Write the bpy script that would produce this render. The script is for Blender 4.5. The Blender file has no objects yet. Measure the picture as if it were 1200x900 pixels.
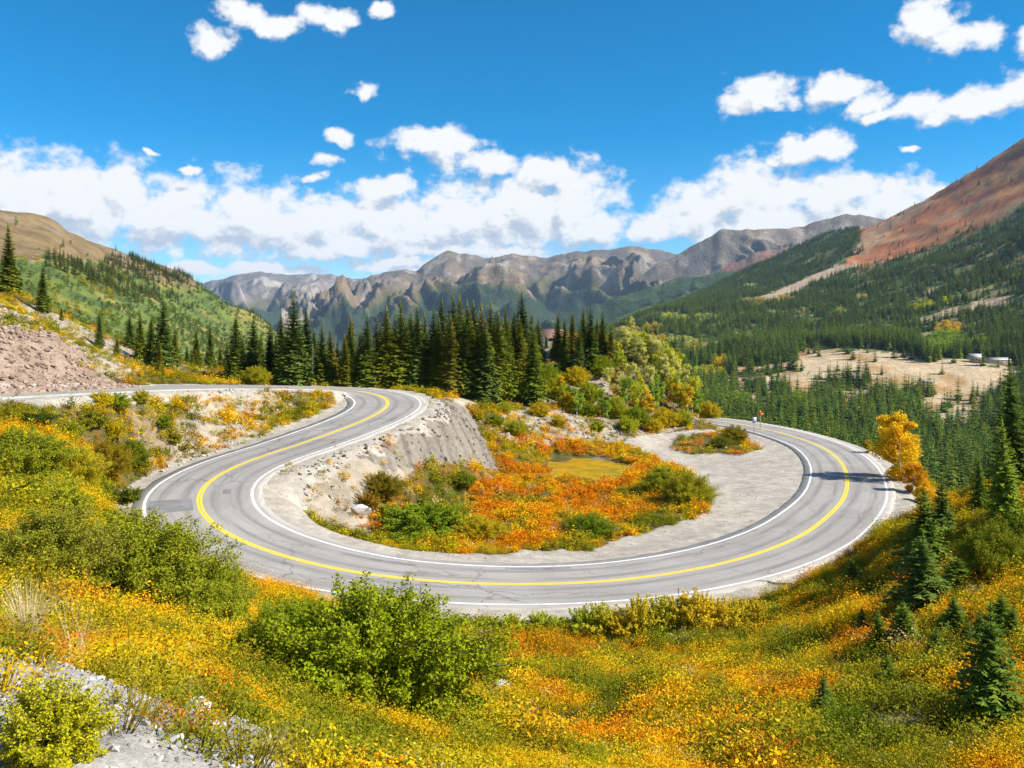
import bpy, math, random
import numpy as np
rng = np.random.default_rng(7)
random.seed(7)
S = bpy.context.scene
COL = S.collection
R = math.radians

# ------------------------------------------------------------------ camera
HOR, CX, F = 370.0, 600.0, 1000.0          # eye level row, centre column and focal length in photograph pixels
cam_d = bpy.data.cameras.new('camera')
cam = bpy.data.objects.new('camera', cam_d); COL.objects.link(cam)
cam_d.sensor_width = 36; cam_d.lens = 30.0
cam_d.shift_y = -80/1200
cam_d.clip_start = 0.1; cam_d.clip_end = 90000
cam.location = (0, 0, 0); cam.rotation_euler = (R(90), 0, 0)
S.camera = cam

# ------------------------------------------------------------------ light and sky
SUN_EL, SUN_AZ = 40.0, 101.0     # azimuth clockwise from the view direction (+Y)
sd = (math.cos(R(SUN_EL))*math.sin(R(SUN_AZ)), math.cos(R(SUN_EL))*math.cos(R(SUN_AZ)), math.sin(R(SUN_EL)))
sl = bpy.data.lights.new('sun', 'SUN'); sl.energy = 5.0; sl.angle = R(0.53); sl.color = (1.0, 0.95, 0.86)
so = bpy.data.objects.new('sun', sl); COL.objects.link(so)
so.rotation_euler = (R(90-SUN_EL), 0, math.atan2(sd[0], -sd[1]))
S.view_settings.view_transform = 'Standard'; S.view_settings.look = 'None'
S.view_settings.exposure = 0.82; S.view_settings.gamma = 1.0
S.view_settings.use_curve_mapping = False
S.cycles.use_denoising = True
S.cycles.max_bounces = 6; S.cycles.diffuse_bounces = 3; S.cycles.glossy_bounces = 2
S.cycles.transmission_bounces = 4; S.cycles.volume_bounces = 0; S.cycles.transparent_max_bounces = 8
S.cycles.caustics_reflective = False; S.cycles.caustics_refractive = False

def azel(px, py):
    u, v = (px-CX)/F, (HOR-py)/F
    return math.atan(u), math.atan(v/math.sqrt(1+u*u))

class NT:
    """small helper for node trees"""
    def __init__(s, nt): s.nt = nt
    def n(s, typ, **kw):
        nd = s.nt.nodes.new(typ)
        for k, v in kw.items(): setattr(nd, k, v)
        return nd
    def link(s, a, b): s.nt.links.new(a, b)
    def put(s, sock, v):
        if isinstance(v, bpy.types.NodeSocket): s.link(v, sock)
        elif v is not None: sock.default_value = v
    def m(s, op, a, b=None, c=None, clamp=False):
        nd = s.n('ShaderNodeMath', operation=op, use_clamp=clamp)
        s.put(nd.inputs[0], a)
        if b is not None: s.put(nd.inputs[1], b)
        if c is not None: s.put(nd.inputs[2], c)
        return nd.outputs[0]
    def v(s, op, a, b=None, c=None):
        nd = s.n('ShaderNodeVectorMath', operation=op)
        s.put(nd.inputs[0], a)
        if b is not None: s.put(nd.inputs[1], b)
        if c is not None: s.put(nd.inputs[2], c)
        return nd.outputs['Value'] if op in ('LENGTH', 'DOT_PRODUCT', 'DISTANCE') else nd.outputs[0]
    def mix(s, fac, a, b, blend='MIX'):
        nd = s.n('ShaderNodeMix', data_type='RGBA', blend_type=blend)
        s.put(nd.inputs[0], fac); s.put(nd.inputs[6], a); s.put(nd.inputs[7], b)
        return nd.outputs[2]
    def ramp(s, x, lo, hi, a=0.0, b=1.0, smooth=True):
        nd = s.n('ShaderNodeMapRange', interpolation_type='SMOOTHSTEP' if smooth else 'LINEAR')
        s.put(nd.inputs[0], x); nd.inputs[1].default_value = lo; nd.inputs[2].default_value = hi
        nd.inputs[3].default_value = a; nd.inputs[4].default_value = b
        return nd.outputs[0]
    def noise(s, vec, scale, detail=2.0, rough=0.5, dim='3D', col=False, dist=0.0):
        nd = s.n('ShaderNodeTexNoise', noise_dimensions=dim)
        s.put(nd.inputs['Vector'], vec); nd.inputs['Scale'].default_value = scale
        nd.inputs['Detail'].default_value = detail; nd.inputs['Roughness'].default_value = rough
        nd.inputs['Distortion'].default_value = dist
        return nd.outputs['Color' if col else 'Fac']

CLOUDS = [  # px, py, half width, half height in photograph pixels
 (20,238,95,58),(110,240,105,56),(200,252,95,48),(285,258,90,46),(370,266,90,40),(455,268,95,42),(540,262,95,50),(610,250,80,54),
 (660,240,60,50),(700,268,45,28),(395,290,150,16),(500,296,90,10),(512,173,62,26),(575,192,48,18),(636,198,44,24),(450,222,42,13),
 (395,163,26,12),(383,189,22,8),(372,208,16,7),(425,104,19,10),(290,18,32,19),(325,30,34,18),(384,24,38,17),(448,15,20,12),(246,49,36,19),
 (1090,22,40,34),(1128,42,44,24),(1196,50,17,22),(887,111,50,25),(978,108,42,27),(1012,122,44,20),(1035,140,30,11),(1085,128,62,22),(1150,120,60,22),(1192,108,42,26),
 (935,176,46,20),(962,172,40,22),(880,230,66,44),(815,248,52,34),(768,268,40,22),(975,232,62,36),(1040,236,66,26),(900,262,110,24),(1000,250,100,22),
 (600,296,46,9),(310,316,80,10),(225,315,60,8),(470,310,70,8),(1062,178,11,5),(1098,226,24,14),(222,199,18,6),(176,181,14,4),
 (-60,230,100,50),(-170,240,120,55),(1290,100,70,40),(1260,190,60,26),(1330,60,60,24)]

world = bpy.data.worlds.new('World'); S.world = world; world.use_nodes = True
wt = world.node_tree; wt.nodes.clear(); g = NT(wt)
sky = g.n('ShaderNodeTexSky', sky_type='NISHITA', sun_disc=False)
sky.sun_elevation = R(SUN_EL); sky.sun_rotation = R(SUN_AZ)
sky.altitude = 3000; sky.air_density = 1.0; sky.dust_density = 0.3; sky.ozone_density = 4.0
tc = g.n('ShaderNodeTexCoord')
sx = g.n('ShaderNodeSeparateXYZ'); g.link(g.v('NORMALIZE', tc.outputs['Generated']), sx.inputs[0])
az = g.m('ARCTAN2', sx.outputs[0], sx.outputs[1]); el = g.m('ARCSINE', sx.outputs[2])
cv = g.n('ShaderNodeCombineXYZ'); g.link(az, cv.inputs[0]); g.link(el, cv.inputs[1])
p0 = cv.outputs[0]
def cloud_density(p):
    w1 = g.noise(p, 16.0, 4, 0.55, '2D', col=True)
    w2 = g.v('SUBTRACT', w1, (0.5, 0.5, 0.5))
    q = g.v('MULTIPLY_ADD', w2, (0.040, 0.028, 0.0), p)
    best = None
    for (px, py, hw, hh) in CLOUDS:
        a, e = azel(px, py)
        a1, _ = azel(px+hw, py); _, e1 = azel(px, py-hh)
        q_ = 1.0 if (py > 215 and hw > 40) else 0.86
        swx, swy = 1/max(1e-4, abs(a1-a)*q_), 1/max(1e-4, abs(e1-e)*q_)
        ln = g.v('LENGTH', g.v('MULTIPLY_ADD', q, (swx, swy, 0), (-a*swx, -e*swy, 0)))
        best = ln if best is None else g.m('MINIMUM', best, ln)
    fld = g.m('SUBTRACT', 1.0, best)
    # the same broken cumulus goes on over the rest of the sky
    n_lo = g.noise(g.v('MULTIPLY', p, (1.0, 2.2, 1.0)), 4.0, 3, 0.5, '2D')
    side = g.ramp(g.m('ABSOLUTE', az), 0.62, 0.85)
    hi = g.ramp(el, 0.42, 0.60)
    out = g.m('MAXIMUM', side, hi)
    band = g.ramp(el, 0.02, 0.5, 0.16, -0.04)
    gen = g.m('MULTIPLY_ADD', g.m('ADD', g.m('SUBTRACT', n_lo, 0.6), band), 4.0, 0.0)
    fld = g.m('ADD', g.m('MULTIPLY', fld, g.m('SUBTRACT', 1.0, out)), g.m('MULTIPLY', gen, out))
    fld = g.m('MAXIMUM', fld, -1.5)
    f1 = g.noise(g.v('MULTIPLY', p, (1.0, 1.35, 1.0)), 34.0, 8, 0.58, '2D')
    d = g.m('MULTIPLY_ADD', g.m('SUBTRACT', f1, 0.5), 1.9, g.m('ADD', fld, 0.07))
    return d, f1
D0, f10 = cloud_density(p0)
D1, _ = cloud_density(g.v('ADD', p0, (0.010, 0.020, 0.0)))
mask = g.ramp(D0, -0.24, 0.50)
mask = g.m('MULTIPLY', mask, g.ramp(el, -0.02, 0.03))
lit = g.ramp(g.m('ADD', g.m('SUBTRACT', D0, D1), g.m('MULTIPLY', g.m('SUBTRACT', 0.75, D0), 0.26)), -0.55, 0.14)
ccol = g.mix(lit, (4.2, 4.8, 5.7, 1), (7.9, 7.9, 7.9, 1))
hs = g.n('ShaderNodeHueSaturation'); hs.inputs['Saturation'].default_value = 1.42; hs.inputs['Value'].default_value = 1.32
hs.inputs['Hue'].default_value = 0.489
g.link(sky.outputs[0], hs.inputs['Color'])
bgc = g.mix(mask, hs.outputs[0], ccol)
bg = g.n('ShaderNodeBackground'); g.link(bgc, bg.inputs[0]); bg.inputs[1].default_value = 0.073
wo = g.n('ShaderNodeOutputWorld'); g.link(bg.outputs[0], wo.inputs[0])
world.cycles.sampling_method = 'MANUAL'; world.cycles.sample_map_resolution = 1024

# ------------------------------------------------------------------ numeric helpers
def W(px, py, d): return np.array([(px-CX)/F*d, d, (HOR-py)/F*d])
def proj(P):
    P = np.asarray(P); return CX+F*P[..., 0]/P[..., 1], HOR-F*P[..., 2]/P[..., 1]

def _hash(ix, iy, seed):
    h = (ix.astype(np.int64)*374761393 + iy.astype(np.int64)*668265263 + seed*974634777) & 0xffffffff
    h = ((h ^ (h >> 13))*1274126177) & 0xffffffff
    return ((h ^ (h >> 16)) & 0xffff)/65535.0
def pn(x, y, seed=0):
    x = np.asarray(x, float); y = np.asarray(y, float)
    ix, iy = np.floor(x), np.floor(y); fx, fy = x-ix, y-iy
    u, v = fx*fx*fx*(fx*(fx*6-15)+10), fy*fy*fy*(fy*(fy*6-15)+10)
    def gr(dx, dy):
        a = _hash(ix+dx, iy+dy, seed)*2*np.pi
        return np.cos(a)*(fx-dx)+np.sin(a)*(fy-dy)
    a, b, c, d = gr(0, 0), gr(1, 0), gr(0, 1), gr(1, 1)
    return ((a+(b-a)*u)*(1-v)+(c+(d-c)*u)*v)*1.5
def fbm(x, y, o=4, seed=0, gain=0.5):
    s = 0; a = 1.0
    for i in range(o):
        s = s+a*pn(x*2**i+17.3*i, y*2**i-9.1*i, seed+i); a *= gain
    return s
def ridged(x, y, o=5, seed=0, gain=0.5):
    s = 0; a = 1.0; w = 1.0
    for i in range(o):
        n = (1-np.abs(pn(x*2.03**i+11.1*i, y*2.03**i+5.7*i, seed+i)))**2*w
        s = s+a*n; w = np.clip(n*1.6, 0, 1); a *= gain
    return s
def sm(x, a, b):
    t = np.clip((x-a)/(b-a), 0, 1); return t*t*(3-2*t)
def inpoly(px, py, poly):
    px = np.asarray(px); py = np.asarray(py); r = np.zeros(px.shape, bool); n = len(poly)
    for i in range(n):
        x1, y1 = poly[i]; x2, y2 = poly[(i+1) % n]
        if y1 == y2: continue
        c = ((y1 > py) != (y2 > py)) & (px < (x2-x1)*(py-y1)/(y2-y1)+x1)
        r ^= c
    return r
class TPS:
    def __init__(s, P, lam=1e-3):
        P = np.asarray(P, float); s.sc = np.abs(P[:, :2]).max(); s.X = P[:, :2]/s.sc; n = len(P)
        K = s.k(s.X, s.X)+lam*np.eye(n); A = np.hstack([np.ones((n, 1)), s.X])
        M = np.block([[K, A], [A.T, np.zeros((3, 3))]])
        sol = np.linalg.solve(M, np.concatenate([P[:, 2], np.zeros(3)])); s.w, s.a = sol[:n], sol[n:]
    def k(s, A, B):
        r2 = ((A[:, None, :]-B[None, :, :])**2).sum(2)+1e-12
        return r2*np.log(r2)*0.5
    def __call__(s, x, y):
        sh = np.shape(x); Q = np.stack([np.ravel(x), np.ravel(y)], 1)/s.sc; out = np.empty(len(Q))
        for i in range(0, len(Q), 40000):
            q = Q[i:i+40000]; out[i:i+40000] = s.k(q, s.X)@s.w+s.a[0]+q@s.a[1:]
        return out.reshape(sh)

# ------------------------------------------------------------------ mesh helpers
def mesh_np(name, V, loops, sizes, smooth=False, attrs=None, cols=None):
    me = bpy.data.meshes.new(name)
    V = np.asarray(V, np.float32); loops = np.asarray(loops, np.int32); sizes = np.asarray(sizes, np.int32)
    me.vertices.add(len(V)); me.vertices.foreach_set('co', V.ravel())
    me.loops.add(len(loops)); me.loops.foreach_set('vertex_index', loops)
    me.polygons.add(len(sizes)); st = np.concatenate([[0], np.cumsum(sizes)[:-1]]).astype(np.int32)
    me.polygons.foreach_set('loop_start', st); me.polygons.foreach_set('loop_total', sizes)
    if smooth: me.polygons.foreach_set('use_smooth', np.ones(len(sizes), bool))
    for k, v in (attrs or {}).items():
        a = me.attributes.new(k, 'FLOAT', 'POINT'); a.data.foreach_set('value', np.asarray(v, np.float32))
    for k, v in (cols or {}).items():
        a = me.attributes.new(k, 'FLOAT_COLOR', 'POINT')
        c = np.ones((len(V), 4), np.float32); c[:, :3] = v; a.data.foreach_set('color', c.ravel())
    me.update(calc_edges=True); me.validate(clean_customdata=False)
    return me
def grid_mesh(name, X, Y, Z, cols=None, attrs=None):
    r, c = X.shape; idx = np.arange(r*c).reshape(r, c)
    q = np.stack([idx[:-1, :-1], idx[:-1, 1:], idx[1:, 1:], idx[1:, :-1]], -1).reshape(-1, 4)
    V = np.stack([X.ravel(), Y.ravel(), Z.ravel()], 1)
    return mesh_np(name, V, q.ravel(), np.full(len(q), 4), True, attrs, cols)
class MB:
    """collects polygons into one mesh"""
    def __init__(s): s.V = []; s.L = []; s.N = []; s.A = []; s.n = 0
    def add(s, V, faces, lv=0.5):
        V = np.asarray(V, float); s.V.append(V)
        for f in faces: s.L.extend(int(i)+s.n for i in f); s.N.append(len(f))
        s.A.append(np.full(len(V), lv) if np.isscalar(lv) else np.asarray(lv)); s.n += len(V)
    def quads(s, V4, lv):           # V4: (n,4,3)
        n = len(V4)
        if n == 0: return
        s.V.append(V4.reshape(-1, 3)); s.L.extend((np.arange(n*4)+s.n).tolist()); s.N.extend([4]*n)
        s.A.append(np.repeat(lv, 4) if not np.isscalar(lv) else np.full(n*4, lv)); s.n += n*4
    def tris(s, V3, lv):
        n = len(V3)
        if n == 0: return
        s.V.append(V3.reshape(-1, 3)); s.L.extend((np.arange(n*3)+s.n).tolist()); s.N.extend([3]*n)
        s.A.append(np.repeat(lv, 3) if not np.isscalar(lv) else np.full(n*3, lv)); s.n += n*3
    def tube(s, pts, rad, k=6, lv=0.5):
        pts = np.asarray(pts, float); V = []; n = len(pts)
        for i in range(n):
            t = pts[min(i+1, n-1)]-pts[max(i-1, 0)]; t /= np.linalg.norm(t)+1e-9
            a = np.cross(t, [0.31, 0.95, 0.1] if abs(t[1]) < .9 else [1, 0, 0]); a /= np.linalg.norm(a); b = np.cross(t, a)
            for j in range(k):
                w = 2*math.pi*j/k; V.append(pts[i]+rad[i]*(math.cos(w)*a+math.sin(w)*b))
        f = [(i*k+j, i*k+(j+1) % k, (i+1)*k+(j+1) % k, (i+1)*k+j) for i in range(n-1) for j in range(k)]
        f.append(tuple(range((n-1)*k, n*k))); f.append(tuple(reversed(range(k))))
        s.add(V, f, lv)
    def box(s, c, h, rz=0):
        ca, sa = math.cos(rz), math.sin(rz); V = []
        for dz in (-1, 1):
            for dx, dy in ((-1, -1), (1, -1), (1, 1), (-1, 1)):
                x, y = dx*h[0], dy*h[1]; V.append((c[0]+x*ca-y*sa, c[1]+x*sa+y*ca, c[2]+dz*h[2]))
        s.add(V, [(3, 2, 1, 0), (4, 5, 6, 7), (0, 1, 5, 4), (1, 2, 6, 5), (2, 3, 7, 6), (3, 0, 4, 7)])
    def mesh(s, name, mat=None, smooth=False):
        me = mesh_np(name, np.concatenate(s.V), s.L, s.N, smooth, {'lv': np.concatenate(s.A)})
        if mat: me.materials.append(mat)
        return me
def obj(name, me, parent=None, loc=(0, 0, 0), rz=0.0, sc=1.0, mat=None, color=None):
    o = bpy.data.objects.new(name, me); COL.objects.link(o)
    o.location = loc; o.rotation_euler = (0, 0, rz); o.scale = (sc, sc, sc) if np.isscalar(sc) else sc
    if parent: o.parent = parent
    if mat and me is not None and not me.materials: me.materials.append(mat)
    if color is not None: o.color = (*color, 1)
    return o
def tag(o, label=None, cat=None, group=None, kind=None):
    if label: o['label'] = label
    if cat: o['category'] = cat
    if group: o['group'] = group
    if kind: o['kind'] = kind
    return o
_ONES = ['', 'first', 'second', 'third', 'fourth', 'fifth', 'sixth', 'seventh', 'eighth', 'ninth']
ORD = _ONES[1:]+['tenth', 'eleventh', 'twelfth', 'thirteenth', 'fourteenth', 'fifteenth', 'sixteenth', 'seventeenth', 'eighteenth', 'nineteenth']
for _t in ('twent', 'thirt', 'fort', 'fift', 'sixt', 'sevent'):
    ORD += [_t+'ieth']+[_t+'y-'+_o for _o in _ONES[1:]]

# ------------------------------------------------------------------ materials
def new_mat(name):
    m = bpy.data.materials.new(name); m.use_nodes = True; m.node_tree.nodes.clear()
    g = NT(m.node_tree); out = g.n('ShaderNodeOutputMaterial'); return m, g, out
def principled(g, out, col, rough=0.9, spec=0.2, bump=None, bstr=0.3, bdist=0.05):
    b = g.n('ShaderNodeBsdfPrincipled'); g.put(b.inputs['Base Color'], col); g.put(b.inputs['Roughness'], rough)
    b.inputs['Specular IOR Level'].default_value = spec
    if bump is not None:
        bn = g.n('ShaderNodeBump'); bn.inputs['Strength'].default_value = bstr; bn.inputs['Distance'].default_value = bdist
        g.link(bump, bn.inputs['Height']); g.link(bn.outputs[0], b.inputs['Normal'])
    g.link(b.outputs[0], out.inputs[0]); return b
def plain(name, col, rough=0.85, spec=0.2, var=0.25, scale=3.0):
    m, g, out = new_mat(name); tc = g.n('ShaderNodeTexCoord')
    n = g.noise(tc.outputs['Object'], scale, 4, 0.6)
    k = g.ramp(n, 0.25, 0.75, 1-var, 1+var, False)
    c = g.v('SCALE', (*col,)); c.node.inputs['Scale'].default_value = 1; g.link(k, c.node.inputs['Scale'])
    principled(g, out, c, rough, spec, n, 0.2); return m
def foliage(name, src, transl=0.3, rough=0.55, lo=0.78, hi=1.22, hue=0.010):
    m, g, out = new_mat(name)
    if src == 'OBJECT': base = g.n('ShaderNodeObjectInfo').outputs['Color']
    else:
        a = g.n('ShaderNodeAttribute', attribute_type='INSTANCER', attribute_name='tint'); base = a.outputs['Color']
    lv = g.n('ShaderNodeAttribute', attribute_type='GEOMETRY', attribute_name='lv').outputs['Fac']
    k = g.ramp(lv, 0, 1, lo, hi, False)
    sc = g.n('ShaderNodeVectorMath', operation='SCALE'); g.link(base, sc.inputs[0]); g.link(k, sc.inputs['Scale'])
    hs = g.n('ShaderNodeHueSaturation'); g.link(sc.outputs[0], hs.inputs['Color'])
    g.link(g.ramp(lv, 0, 1, 0.5+hue, 0.5-hue, False), hs.inputs['Hue'])
    b = g.n('ShaderNodeBsdfPrincipled'); g.link(hs.outputs[0], b.inputs['Base Color']); b.inputs['Roughness'].default_value = rough
    b.inputs['Specular IOR Level'].default_value = 0.02
    t = g.n('ShaderNodeBsdfTranslucent'); g.link(hs.outputs[0], t.inputs['Color'])
    mx = g.n('ShaderNodeMixShader'); mx.inputs[0].default_value = transl
    g.link(b.outputs[0], mx.inputs[1]); g.link(t.outputs[0], mx.inputs[2]); g.link(mx.outputs[0], out.inputs[0])
    return m
def land(name, scale1, scale2, amt=0.35, bstr=0.5, bdist=0.2, rough=0.95):
    """land surface: its own colour per vertex, with fine grain"""
    m, g, out = new_mat(name); tc = g.n('ShaderNodeTexCoord')
    c = g.n('ShaderNodeAttribute', attribute_type='GEOMETRY', attribute_name='Col').outputs['Color']
    n1 = g.noise(tc.outputs['Object'], scale1, 6, 0.65); n2 = g.noise(tc.outputs['Object'], scale2, 5, 0.7)
    k = g.m('MULTIPLY', g.ramp(n1, 0.25, 0.75, 1-amt, 1+amt, False), g.ramp(n2, 0.25, 0.75, 1-amt, 1+amt, False))
    sc = g.n('ShaderNodeVectorMath', operation='SCALE'); g.link(c, sc.inputs[0]); g.link(k, sc.inputs['Scale'])
    principled(g, out, sc.outputs[0], rough, 0.1, g.m('ADD', n1, n2), bstr, bdist); return m
FOL_OBJ = foliage('leaf_by_object', 'OBJECT', 0.24)
FOL_INS = foliage('leaf_by_instance', 'INST', 0.22)
NEED_OBJ = foliage('needles_by_object', 'OBJECT', 0.12, 0.6, 0.55, 1.5)
NEED_INS = foliage('needles_by_instance', 'INST', 0.10, 0.6, 0.55, 1.5)
ROCK_INS = foliage('rock_by_instance', 'INST', 0.0, 0.95, 0.75, 1.25, 0.0)
BARK = plain('spruce_bark', (0.13, 0.10, 0.075), 0.9)
BARK_W = plain('aspen_bark', (0.50, 0.48, 0.40), 0.8, var=0.35, scale=6)
BARK_DEAD = plain('dead_wood', (0.30, 0.27, 0.23), 0.9)
TWIG = plain('willow_twig', (0.16, 0.11, 0.07), 0.9)
# ------------------------------------------------------------------ the road's course
RC = [(-420,474,-5.2),(-250,470,-5.5),(-110,466,-5.9),(0,462,-6.25),(80,458.6,-6.7),(165,455.2,-7.2),(250,453.4,-7.8),(330,453.6,-8.4),(390,455.5,-9.0),(425,458.8,-9.4),(445,463.4,-9.7),
 (455,471,-10.0),(450,480,-10.3),(430,491,-10.7),(400,503,-11.1),(350,521,-11.7),(300,537,-12.25),(262,553,-12.75),(240,568,-13.2),(232,584,-13.6),(236,601,-14.05),
 (256,619.5,-14.5),(290,637,-14.9),(330,651,-15.2),(380,664,-15.5),(430,673,-15.75),(500,680.5,-16.1),(560,684,-16.35),(620,685,-16.55),(700,682,-16.8),(760,676,-16.95),
 (830,664,-17.1),(890,648,-17.25),(940,627,-17.4),(970,605,-17.5),(988,585,-17.6),(993,567,-17.7),(990,549,-17.8),(978,534,-17.9),(960,522.5,-18.05),(930,511.5,-18.2),
 (900,503.5,-18.4),(870,497.5,-18.6),(840,493,-18.95),(812,490,-19.4),(780,489,-20.0),(740,490,-20.8),(690,493,-22)]
P = []
for px, py, z in RC:
    d = -z/((py-HOR)/F); P.append(W(px, py, d))
P = np.array(P)
def catmull(P, k=10):
    out = []
    Q = np.vstack([2*P[0]-P[1], P, 2*P[-1]-P[-2]])
    for i in range(1, len(Q)-2):
        for j in range(k):
            t = j/k; a, b, c, d = Q[i-1], Q[i], Q[i+1], Q[i+2]
            out.append(0.5*(2*b+(c-a)*t+(2*a-5*b+4*c-d)*t*t+(3*b-a-3*c+d)*t**3))
    out.append(P[-1]); return np.array(out)
def resample(P, step):
    s = np.concatenate([[0], np.cumsum(np.linalg.norm(np.diff(P, axis=0), axis=1))])
    n = int(s[-1]/step); u = np.linspace(0, s[-1], n)
    return np.stack([np.interp(u, s, P[:, i]) for i in range(3)], 1), u
RD, RS = resample(catmull(P), 0.6)
for _ in range(6):                                   # smooth out digitising wobble
    Q = RD.copy(); Q[2:-2] = (RD[:-4]+RD[1:-3]*2+RD[2:-2]*3+RD[3:-1]*2+RD[4:])/9; RD = Q
RT = np.gradient(RD[:, :2], axis=0); RT /= np.linalg.norm(RT, axis=1)[:, None]
RN = np.stack([RT[:, 1], -RT[:, 0]], 1)              # to the right of the direction of travel (downhill)
dth = np.arctan2(RT[:, 1], RT[:, 0]); curv = np.gradient(np.unwrap(dth), RS)
curv = np.convolve(curv, np.ones(15)/15, 'same')
HWR = np.full(len(RD), 3.75); HWL = np.full(len(RD), 3.75)   # white lines, half widths right / left of travel
EDGE = 0.75                                                   # asphalt beyond the white line

def road_dist(x, y):
    """distance to the centre line, index of nearest station, signed side"""
    sh = np.shape(x); x = np.ravel(x); y = np.ravel(y)
    dd = np.empty(len(x)); ii = np.empty(len(x), int); C2 = RD[::2, :2]
    for a in range(0, len(x), 20000):
        q = (x[a:a+20000, None]-C2[None, :, 0])**2+(y[a:a+20000, None]-C2[None, :, 1])**2
        j = q.argmin(1); ii[a:a+20000] = j*2; dd[a:a+20000] = np.sqrt(q[np.arange(len(j)), j])
    sd_ = (x-RD[ii, 0])*RN[ii, 0]+(y-RD[ii, 1])*RN[ii, 1]
    return dd.reshape(sh), ii.reshape(sh), sd_.reshape(sh)

# ------------------------------------------------------------------ near ground: height
G = [W(*t) for t in [
 (0,890,5),(150,900,6.2),(-250,800,5.5),(0,765,7.3),(90,775,8.2),(180,850,8.4),(300,900,8.2),(450,905,10.5),(600,905,14),(800,905,16),(1000,900,15.5),(1200,900,14.5),(1350,900,14),
 (1155,846,18),(1040,806,21),(965,846,20),(1100,785,24),(1180,756,25),(1060,762,27),(1180,690,30),(1300,680,30),(1080,712,33),(1400,600,36),
 (1000,692,46),(1045,662,45),(1085,632,46),(1130,602,46),(1200,572,48),(1300,540,50),
 (600,742,45),(700,745,44),(820,724,47),(900,722,46.5),(700,800,32),(850,800,30),(600,820,27),(950,765,34),(430,826,22),(520,800,28),(300,880,10),(300,810,15),(240,750,19),
 (150,722,24),(0,700,21),(280,735,30),(60,680,27),(380,745,36),(-150,660,22),(-300,620,24),
 (0,600,35),(100,622,44),(-150,560,36),(0,545,47),(110,560,57),(60,505,62),(0,484,60),(-150,480,52),(-350,490,42),(200,500,76),(100,482,71),(300,490,88),(335,482,93),(160,540,67),
 (0,395,84),(-150,385,80),(-350,400,70),(80,405,88),(145,441,91),(0,352,100),(-150,330,96),(-400,330,90),(60,383,104),(120,408,107),(190,438,104),(250,436,125),(300,446,112),
 (0,336,120),(-150,310,118),(80,372,125),(150,412,130),(350,448,112),
 (400,451,112),(500,462,113),(560,463,120),(600,444,132),(640,408,150),(680,392,157),(720,402,152),(760,425,150),(800,448,148),(822,470,148),(600,420,150),
 (560,503,106),(640,478,122),(700,474,128),(760,484,132),(600,538,99),(540,469,108),(660,440,140),(720,440,140),(790,480,138),
 (480,600,75),(600,602,74),(700,604,76),(690,548,100),(600,562,92),(800,582,82),(520,582,82),(580,548,97),(440,592,74),(640,520,106),(720,520,113),(760,560,93),(540,628,66),(700,630,67),
 (760,522,117),(880,542,106),(860,580,86),(840,515,122),(820,610,73),
 (1060,556,96),(1090,590,86),(1100,620,76)]]
G += [np.array(t, float) for t in [(0,0,-1.7),(-3,0,-1.6),(3,0,-2.2),(8,2,-4),(-8,2,-1.2),(0,4,-3.1),(-15,5,-0.8),(15,6,-5.2),(-30,10,2),(30,12,-5),
 (62,110,-32),(56,140,-33),(75,90,-32),(100,150,-62),(60,180,-45),(48,200,-46),(110,210,-76),(90,70,-28),(70,50,-16),(120,110,-60),(150,190,-90),(80,255,-80),(160,260,-95),
 (0,200,-32),(40,175,-25),(0,255,-62),(-40,170,-24),(-40,210,-45),(-80,170,-14),(-90,255,-50),(-150,200,-15),(-150,260,-40),(-60,140,-8),(-140,150,8),(20,165,-9),
 (220,120,-95),(220,260,-115),(-220,120,15),(-250,260,-35),(150,60,-45)]]
dr_, ir_, _ = road_dist(np.array([q[0] for q in G]), np.array([q[1] for q in G]))
G = [q for q, dq in zip(G, dr_) if dq > 6.0]
for i in range(0, len(RD), 14): G.append(RD[i])
tps = TPS(np.array(G), 2e-4)
PX = np.concatenate([np.linspace(-1400, -140, 70), np.arange(-135, 1336, 3.4), np.linspace(1340, 2600, 70)])
DD = np.concatenate([np.geomspace(2.4, 45, 250)[:-1], np.geomspace(45, 130, 260)[:-1], np.geomspace(130, 265, 70)])
GX = (PX[None, :]-CX)/F*DD[:, None]; GY = np.repeat(DD[:, None], len(PX), 1)
GZ = tps(GX, GY)
rd, ri, rs = road_dist(GX, GY)
PADL, PADR = 6.6, 6.6
near_cam = sm(DD[:, None], 6, 30)
bump = fbm(GX/9, GY/9, 4, 3)*0.42+fbm(GX/1.9, GY/1.9, 3, 9)*0.10+fbm(GX/0.5, GY/0.5, 2, 12)*0.025
gpx, gpy = proj(np.stack([GX, GY, GZ], -1))
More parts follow.
